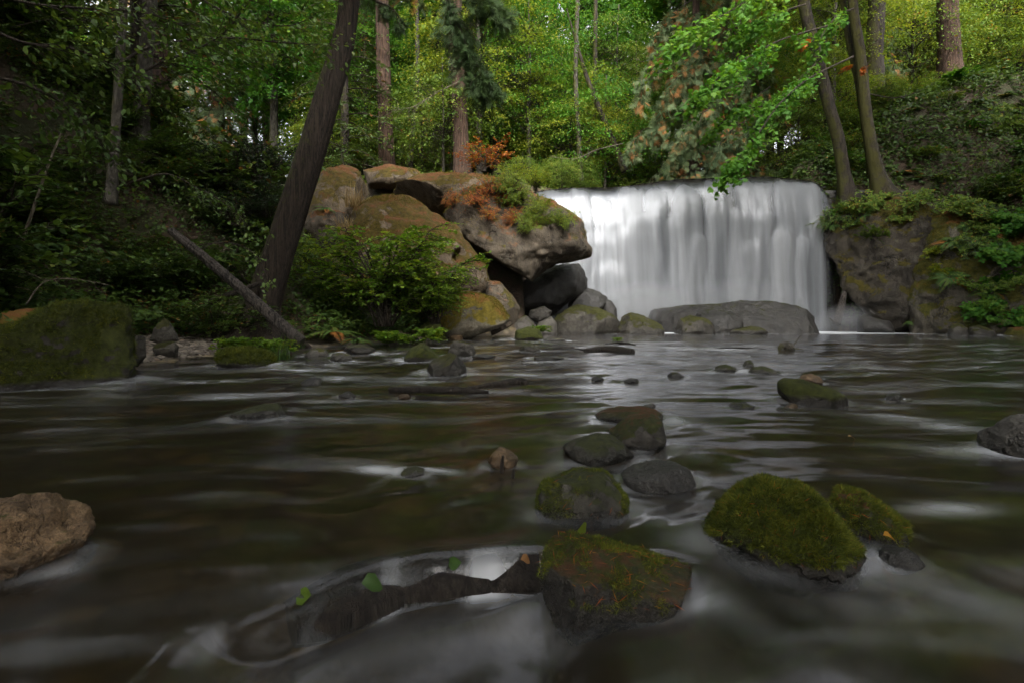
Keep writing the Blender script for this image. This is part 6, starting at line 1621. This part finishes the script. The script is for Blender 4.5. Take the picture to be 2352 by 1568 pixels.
def moss_on(key, n, L, mat='moss', zlo=0.0, zmin=0.05, seed=1, patch=0.0, label=None, width=1.0):
    o, V, Fc = ROCK_OBJ[key]
    rs = np.random.RandomState(seed)
    def test(c, N):
        k = (c[:, 2] > zlo) * smooth(zmin, zmin + 0.35, N[:, 2])
        if patch:
            k = k * smooth(-0.05, 0.25, fbm(c * (1.2 / max(np.ptp(V[:, 0]), 0.1) * 3), 3, seed) + 0.35 - patch)
        return k
    P, N = surf_samples(V, Fc, n, rs, zmin, test)
    cl = fbm(P * 9 / max(0.2, np.ptp(V[:, 0])), 2, 5 + seed)
    D = unit(N + rs.normal(size=(n, 3)) * 0.55 + np.array([0, -0.1, -0.25]))
    A = np.clip(0.35 + 0.35 * cl + rs.normal(size=n) * 0.16 + (rs.rand(n) < 0.012) * 0.8, 0, 1)
    S = L * rs.uniform(0.5, 1.25, n) * (1 + 0.4 * cl)
    tm = (BLADE[0] * np.array([width, 1, 1]), BLADE[1])
    v, f, a = scatter(tm, P - N * 0.1 * L, D, rnd_dirs(rs, n), S, A)
    a_ = Acc(); a_.add(v - np.array(o.location), f, a)
    m = link('moss', a_.mesh('moss', False), M[mat], o)
    m["kind"] = 'stuff'
    return m

moss_on('shaggy', 42000, 0.016, zmin=-0.05, zlo=0.02, seed=1, width=1.0)
moss_on('ledge2', 9000, 0.013, seed=2, patch=0.1)
moss_on('front', 12000, 0.010, seed=3, patch=0.25)
moss_on('olive', 9000, 0.010, seed=4, patch=0.35)
moss_on('block', 34000, 0.035, zmin=-0.25, zlo=0.05, seed=5, patch=0.02)
moss_on('island', 6000, 0.05, seed=6)
moss_on('golden', 14000, 0.05, 'moss_gold', zlo=0.2, zmin=0.2, seed=7)
moss_on('dome', 16000, 0.06, 'moss_gold', zlo=0.5, zmin=0.25, seed=8, patch=0.22)
moss_on('slab', 9000, 0.06, 'moss_gold', zlo=0.5, zmin=0.3, seed=9, patch=0.3)
moss_on('over', 14000, 0.08, 'moss_gold', zlo=3.0, zmin=0.25, seed=10, patch=0.05)
moss_on('rtall', 22000, 0.07, 'moss_gold', zlo=0.5, zmin=-0.1, seed=11, patch=0.15)
moss_on('rshoulder', 14000, 0.07, 'moss_gold', zlo=1.5, zmin=0.0, seed=12, patch=0.12)
for k_, sd in (('mo1', 1),):
    pass

# brown needles lying on the near stones
def needles_on(key, n, seed, L=0.022):
    o, V, Fc = ROCK_OBJ[key]
    rs = np.random.RandomState(seed)
    P, N = surf_samples(V, Fc, n, rs, 0.15, lambda c, N: c[:, 2] > 0.0)
    tm = (NEEDLE[0] * np.array([0.25, 1, 1]), NEEDLE[1])
    v, f, a = scatter(tm, P + N * 0.003, np.cross(N, rnd_dirs(rs, n)), N, L * rs.uniform(0.5, 1.3, n), rs.uniform(0.2, 0.8, n))
    a_ = Acc(); a_.add(v - np.array(o.location), f, a)
    link('needle_litter', a_.mesh('needle_litter', False), M['leaf_red'], o)["kind"] = 'stuff'
for k_, n_, s_ in (('shaggy', 110, 1), ('front', 170, 2), ('ledge2', 60, 3), ('olive', 30, 4)):
    needles_on(k_, n_, s_)

# ivy, seedlings and low leaves that carpet the banks
def carpet(name, label, mat, n, ls, region, seed, tmpl=LEAF_ROUND, lift=0.12, tone=(0.05, 0.75)):
    rs = np.random.RandomState(seed)
    Ps = []
    need = n
    while need > 0:
        x, y = region(rs, need * 2)
        z = ground_z(x, y)
        k = (z > 0.12) & (fbm(np.stack([x * 0.9, y * 0.9, 0 * x], 1), 3, seed) > -0.28)
        P = np.stack([x, y, z], 1)[k][:need]
        Ps.append(P); need -= len(P)
    P = np.concatenate(Ps)
    e = 0.05
    gx = (ground_z(P[:, 0] + e, P[:, 1]) - P[:, 2]) / e
    gy = (ground_z(P[:, 0], P[:, 1] + e) - P[:, 2]) / e
    N = unit(np.stack([-gx, -gy, np.ones(n)], 1))
    P = P + N * (lift * rs.rand(n) ** 1.5 * (1 + 0.8 * fbm(P * 1.3, 2, 4)))[:, None]
    Nn = unit(N * 0.5 + np.array([0, -0.2, 0.7]) + rs.normal(size=(n, 3)) * 0.4)
    A = np.clip(rs.uniform(*tone, n) + 0.25 * fbm(P * 0.8, 2, 6) + (rs.rand(n) < 0.02) * 0.6, 0, 1)
    v, f, a = scatter(tmpl, P, rnd_dirs(rs, n) * np.array([1, 1, 0.3]) + np.array([0, -0.2, -0.3]), Nn, ls * rs.uniform(0.5, 1.3, n), A)
    ac = Acc(); ac.add(v, f, a)
    tag(link(name, ac.mesh(name), M[mat]), label, None, None, 'stuff')

def reg_left(rs, n):
    y = 4.8 + 13 * rs.rand(n) ** 1.3
    s = np.where((y > 5.8) & (y < 11.3), 1.8, 0.35) + 8.5 * rs.rand(n) ** 1.5
    return x_left(y) - s, y
def reg_right(rs, n):
    y = rs.uniform(16.5, 30, n)
    x = np.where(y < 22, x_right(y) + 0.4, 11.5) + 13 * rs.rand(n) ** 1.4
    return x, y
def reg_back(rs, n):
    y = rs.uniform(22.8, 38, n)
    x = (rs.uniform(600, 1950, n) - 1176) / F * y
    return x, y
carpet('undergrowth', 'dark low leaves carpeting the steep left bank', 'leaf_dark', 70000, 0.075, reg_left, 201, lift=0.40)
carpet('undergrowth', 'low leaves and ivy carpeting the right slope', 'leaf_dark', 70000, 0.13, reg_right, 202, lift=0.45)
carpet('undergrowth', 'low green growth on the ground behind the waterfall', 'leaf_mid', 30000, 0.12, reg_back, 203, tmpl=LEAF2, lift=0.45)
carpet('leaf_litter', 'brown fallen leaves strewn over the left bank', 'leaf_dead', 7000, 0.06, reg_left, 204, tmpl=LEAF2, lift=0.02)

# gravel on the small beach
rs = np.random.RandomState(77)
D_, F_ = ico(1)
n = 5200
y = rs.uniform(6.2, 11.2, n); x = x_left(y) - 0.1 - 1.9 * rs.rand(n)
z = ground_z(x, y)
S = 0.018 + 0.05 * rs.rand(n) ** 3
V = (D_[None] * S[:, None, None] * (0.7 + 0.6 * rs.rand(n, len(D_), 1)) * np.array([1.2, 1.2, 0.6])) + np.stack([x, y, z], 1)[:, None]
ac = Acc(); ac.add(V.reshape(-1, 3), (F_[None] + (np.arange(n) * len(D_))[:, None, None]).reshape(-1, 3), np.repeat(rs.rand(n), len(D_)))
M['gravel'] = leaf_mat('gravel_stone', [(0.0, (0.06, 0.05, 0.042)), (0.5, (0.13, 0.11, 0.09)), (0.85, (0.2, 0.17, 0.14)), (1.0, (0.16, 0.08, 0.04))], trans=0.0, rough=0.7)
tag(link('gravel', ac.mesh('gravel', False), M['gravel']), 'wet gravel of the small beach on the left', None, None, 'stuff')

# ------------------------------------------------------------------ fallen wood
def log(name, label, pts, Y, radii, mat, sides=22, rings=50, ridge=0.09, cat='log', group=None, seed=1, knots=()):
    if Y is None:                                   # afloat
        P = np.array([on_water(a, b, 0.0) for a, b in pts]); P[:, 2] += np.interp(np.linspace(0, 1, len(pts)), np.linspace(0, 1, len(radii)), radii) * 0.5 + 0.012
    else:
        Ys = [Y] * len(pts) if np.isscalar(Y) else Y
        P = np.array([at(a, b, yy) for (a, b), yy in zip(pts, Ys)])
    base = P[len(P) // 2].copy()
    me = trunk_mesh(name, P - base, radii, sides, rings, ridge, seed)
    o = link(name, me, M[mat], loc=tuple(base))
    tag(o, label, cat, group)
    for (f, d, L, r) in knots:
        c = curve(P - base, 40)[int(f * 39)]
        d = unit(np.array(d, float))
        s = np.linspace(0, 1, 6)
        pp = c + d * (L * s)[:, None] + np.array([0.3, 0, 0.2]) * (L * 0.3 * s ** 2)[:, None]
        link('branch_stub', mesh_np('branch_stub', *tube(pp, np.linspace(r, r * 0.35, 6), 7)), M[mat], o)
    return o
log('fallen_log', 'straight weathered log slanting down the left bank across the leaning cedar', [(392, 530), (440, 568), (540, 652), (640, 740), (693, 786)], [9.9, 9.8, 9.6, 9.5, 9.45], [0.055, 0.062, 0.07, 0.08, 0.085], 'log_burnt', 28, 110, 0.18, seed=2, knots=[(0.3, (1, 0, 0.4), 0.5, 0.015), (0.5, (-0.4, -0.3, 1), 0.25, 0.018), (0.75, (0.8, -0.2, 0.6), 0.2, 0.02)])
log('fallen_log', 'thin dark limb lying under the fallen log at the bank', [(470, 700), (540, 672), (600, 650)], [9.9, 10.0, 10.1], [0.05, 0.045, 0.03], 'bark_dark', 10, 24, 0.08, seed=3)
log('driftwood_log', 'short dark driftwood log lying in the pool below the falls', [(1345, 810), (1380, 808), (1420, 809), (1453, 812)], None, [0.04, 0.055, 0.055, 0.045], 'log_wet', 14, 30, 0.12, seed=4, knots=[(0.1, (-1, 0, 0.1), 0.35, 0.018)])
log('floating_log', 'long thin black log, lower of two afloat in midstream', [(893, 900), (950, 901), (1010, 903), (1070, 904), (1122, 906)], None, [0.016, 0.026, 0.028, 0.024, 0.012], 'log_wet', 12, 40, 0.1, seed=5, knots=[(0.78, (0.1, -0.2, 1), 0.05, 0.008)])
log('floating_log', 'brown tapered log, upper of two afloat in midstream', [(1062, 897), (1110, 892), (1160, 887), (1195, 884), (1208, 886)], None, [0.008, 0.018, 0.03, 0.036, 0.02], 'bark_dark', 14, 40, 0.1, seed=6)
log('snag', 'pale broken stick leaning at the right foot of the waterfall', [(1921, 745), (1932, 705), (1942, 665)], [20.9, 21.0, 21.2], [0.13, 0.11, 0.07], 'log_burnt', 12, 24, 0.12, seed=7, knots=[(0.05, (-0.7, -0.3, 0.3), 0.45, 0.05)])
log('driftwood_stick', 'bent driftwood knot with a thin upright twig in the pool', [(1790, 806), (1800, 796), (1815, 798), (1822, 808)], 9.8, [0.03, 0.07, 0.07, 0.03], 'bark_grey', 12, 24, 0.2, seed=8, knots=[(0.8, (0.6, 0, 1), 0.32, 0.012), (0.5, (0.9, -0.4, -0.25), 0.25, 0.018), (0.2, (-0.5, -0.3, -0.4), 0.15, 0.015)])
log('driftwood_stick', 'thin twig floating flat near the bent driftwood knot', [(1640, 800), (1700, 801), (1760, 803)], None, [0.006, 0.014, 0.006], 'log_wet', 8, 20, 0.1, seed=9)
log('driftwood_stick', 'low twig with a green sprig in the far pool', [(1390, 791), (1425, 790), (1460, 793)], None, [0.012, 0.03, 0.008], 'log_wet', 8, 20, 0.1, seed=10)
log('upright_twig', 'taller of two black twigs poking up before the rusty rock', [(1152, 1085), (1153, 1065), (1155, 1045)], 2.16, [0.008, 0.007, 0.004], 'log_wet', 8, 12, 0.1, cat='twig', seed=11)
log('upright_twig', 'shorter of two black twigs poking up before the rusty rock', [(1178, 1097), (1179, 1085), (1180, 1076)], 2.09, [0.007, 0.006, 0.004], 'log_wet', 8, 12, 0.1, cat='twig', seed=12)
# dead bare branches in the woods
def bare_branch(label, pts, Y, seed, mat='twig_pale', n=14, L=0.6, rad=0.02):
    P = curve([at(a, b, Y) for a, b in pts], 30)
    base = P[0].copy()
    rs = np.random.RandomState(seed)
    a = Acc(); a.add(*tube(P - base, np.linspace(rad, 0.004, 30), 6))
    for k in range(n):
        i = rs.randint(4, 28)
        d = unit((P[i + 1] - P[i]) / np.linalg.norm(P[i + 1] - P[i]) * 0.7 + rs.normal(size=3) * 0.6)
        s = np.linspace(0, 1, 5)
        pp = P[i] - base + d * (L * rs.uniform(0.3, 1) * s)[:, None] + np.array([0, 0, -0.15]) * (s ** 2)[:, None] * L
        a.add(*tube(pp, np.linspace(rad * 0.4, 0.002, 5), 4, False))
    tag(link('bare_branch', a.mesh('bare_branch'), M[mat], loc=tuple(base)), label, 'branch')
bare_branch('bare grey twiggy branch arching left from the fir above the slab', [(1050, 190), (1000, 215), (950, 245), (900, 255)], 24.5, 1, n=34, L=1.3)
bare_branch('pale bare branch curving over the bank behind the falls lip', [(1430, 330), (1370, 345), (1320, 365), (1260, 360)], 25.5, 2)
bare_branch('thin bare branch arching over the squared block', [(60, 700), (100, 650), (160, 640), (250, 655)], 5.8, 3, rad=0.008, n=6, L=0.3)
bare_branch('bare twiggy root hanging on the right slope', [(1990, 215), (2050, 225), (2100, 215), (2150, 190)], 23.5, 4, 'twig', rad=0.03)

# ------------------------------------------------------------------ sunken branch in the foreground with caught leaves
wp = [(640, 1378), (720, 1352), (800, 1324), (900, 1296), (1000, 1279), (1120, 1268), (1235, 1264)]
Pw = np.array([on_water(a, b, 0.0) + np.array([0, 0.05, -0.092]) for a, b in wp])
base = Pw[3].copy()
t = thing('sunken_branch', 'dark sunken branch making a small drop, with caught leaves, in the foreground', 'branch', tuple(base))
link('limb', trunk_mesh('limb', Pw - base, [0.03, 0.05, 0.06, 0.055, 0.06, 0.055, 0.06], 18, 90, 0.3, 5), M['log_wet'], t)
rs = np.random.RandomState(5)
def caught(label, qx, qy, size, mat, z, az, tone, tilt=0.5, tm=None):
    tm = tm or (LEAF_OVAL[0] * np.array([1.35, 1, 3.0]), LEAF_OVAL[1])
    p = on_water(qx, qy, z)
    d = np.array([[math.cos(az), math.sin(az), -0.25]])
    nn = np.array([[0.0, -tilt, 1.0]])
    v, f, a = scatter(tm, np.zeros((1, 3)), d, nn, size, tone)
    v[:, 2] += 0.15 * size * np.sin(v[:, 0] / size * 5)
    ac = Acc(); ac.add(v, f, a)
    tag(link('fallen_leaf', ac.mesh('fallen_leaf'), M[mat], loc=tuple(p)), label, 'leaf', 'leaves caught in the stream')
caught('green leaf caught on the middle of the sunken branch', 830, 1338, 0.05, 'leaf_dark', 0.005, 0.3, 0.25, 1.4)
caught('yellowish torn leaf at the left end of the sunken branch', 715, 1366, 0.055, 'leaf_yellow', 0.0, 2.5, 0.1, 1.2)
caught('dark green leaf on the sunken branch near the triangular rock', 1060, 1290, 0.045, 'leaf_dark', 0.004, 2.6, 0.3, 1.4)
caught('tan leaf on the sunken branch touching the triangular rock', 1195, 1284, 0.03, 'leaf_dead', 0.0, 0.4, 0.5, 1.2)
caught('pale wet leaf on a hidden stone above the triangular rock', 1345, 1222, 0.07, 'leaf_yellow', 0.02, 2.0, 0.5, 0.8)
caught('orange oval leaf on the ledge behind the shaggy rock', 2028, 1228, 0.035, 'leaf_red', 0.06, 0.1, 0.75, 0.6, LEAF_OVAL)
caught('tiny tan leaf floating at the left of the flooded patch', 1948, 1001, 0.04, 'leaf_dead', 0.02, 0.1, 1.0, 0.2, LEAF_OVAL)

# ------------------------------------------------------------------ one label for each repeated plant, by where it stands
def q_of(o):
    v = np.array(o.location) - np.array([0, 0, CAM_H])
    fwd = np.array([0, _cp, -_sp]); up = np.array([0, _sp, _cp])
    d = max(v @ fwd, 0.1)
    return 1176 + F * v[0] / d, 784 - F * (v @ up) / d
_W = ['eleventh', 'twelfth', 'thirteenth', 'fourteenth', 'fifteenth', 'sixteenth', 'seventeenth', 'eighteenth', 'nineteenth', 'twentieth']
ORD = ['first', 'second', 'third', 'fourth', 'fifth', 'sixth', 'seventh', 'eighth', 'ninth', 'tenth'] + _W
def where_woods(o):
    q, _ = q_of(o)
    names = [(560, 'left of the leaning cedar'), (800, 'behind the leaning cedar'), (960, 'behind the thicker reddish fir'), (1110, 'behind the fir above the slab'), (1290, 'behind the overhanging boulder'), (1420, 'behind the forking alder'), (1600, 'above mid falls'), (1860, 'left of the leaning maples'), (2060, 'behind the leaning maples'), (2300, 'on the right slope'), (9999, 'at the far right')]
    dep = 'in front' if o.location[1] < 34 else ('farther back' if o.location[1] < 46 else 'deepest')
    return next(n for lim, n in names if q < lim), dep
def relabel(group, short, where):
    objs = [o for o in bpy.data.objects if o.parent is None and o.get('group') == group]
    by = {}
    for o in objs:
        w, dep = where(o)
        by.setdefault((short(o), w, dep), []).append(o)
    for (k, w, dep), lst in by.items():
        lst.sort(key=lambda o: q_of(o)[0])
        for i, o in enumerate(lst):
            o['label'] = ' '.join(f"{k} {w} {dep}{(', ' + ORD[min(i, 19)] + ' from left') if len(lst) > 1 else ''}".split())
base_words = lambda o: o['label'].split(' in the woods')[0].split(' deep in')[0]
relabel(GWD, base_words, where_woods)
def where_left(o):
    q, r = q_of(o)
    names = [(120, 'above the squared block'), (300, 'by the pale sapling'), (430, 'above the fallen log'), (560, 'beside the fallen log'), (9999, 'left of the leaning cedar')]
    return next(n for lim, n in names if q < lim), 'high up' if r < 420 else ('midway up' if r < 600 else 'low down')
relabel(GLB, lambda o: o['label'].split(' on the')[0], where_left)
def where_right(o):
    q, r = q_of(o)
    names = [(1990, 'between the leaning maples'), (2090, 'right of the mossy maple'), (2200, 'below the thick reddish trunk'), (9999, 'on the right slope edge')]
    return next(n for lim, n in names if q < lim), 'high up' if r < 260 else ('midway' if r < 420 else 'low down')
relabel(GRB, lambda o: o['label'].split(' on the')[0], where_right)
def where_back(o):
    q, r = q_of(o)
    names = [(1250, 'behind the overhanging boulder'), (1420, 'above the left end of the falls'), (1650, 'above the middle of the falls'), (9999, 'above the right end of the falls')]
    return next(n for lim, n in names if q < lim), 'near the lip' if o.location[1] < 27 else 'set back'
relabel(GBK, lambda o: o['label'].split(' on the')[0], where_back)
def where_bank(o):
    return ('on the left bank' if o.location[0] < 0 else 'on the right bank'), ('behind the viewer' if o.location[1] < 0 else 'beside the stream' if o.location[1] < 14 else 'towards the falls')
relabel(GO, lambda o: o['label'].split(' overhanging')[0].split(' on the')[0].split(' spreading')[0], where_bank)
for i, o in enumerate(sorted([o for o in bpy.data.objects if o.get('group') == 'glossy shrubs left of the leaning cedar'], key=lambda o: q_of(o)[0])):
    o['label'] = f"small-leaved glossy shrub left of the leaning cedar, {ORD[i]} from left"

def where_rock(o):
    q, r = q_of(o)
    w = 'on the shaded right boulder' if 'shaded' in o['label'] else 'on the tall right boulder'
    return w, 'near its top' if r < 540 else ('midway' if r < 650 else 'low down')
relabel(GRK, lambda o: o['label'].split(' growing')[0], where_rock)
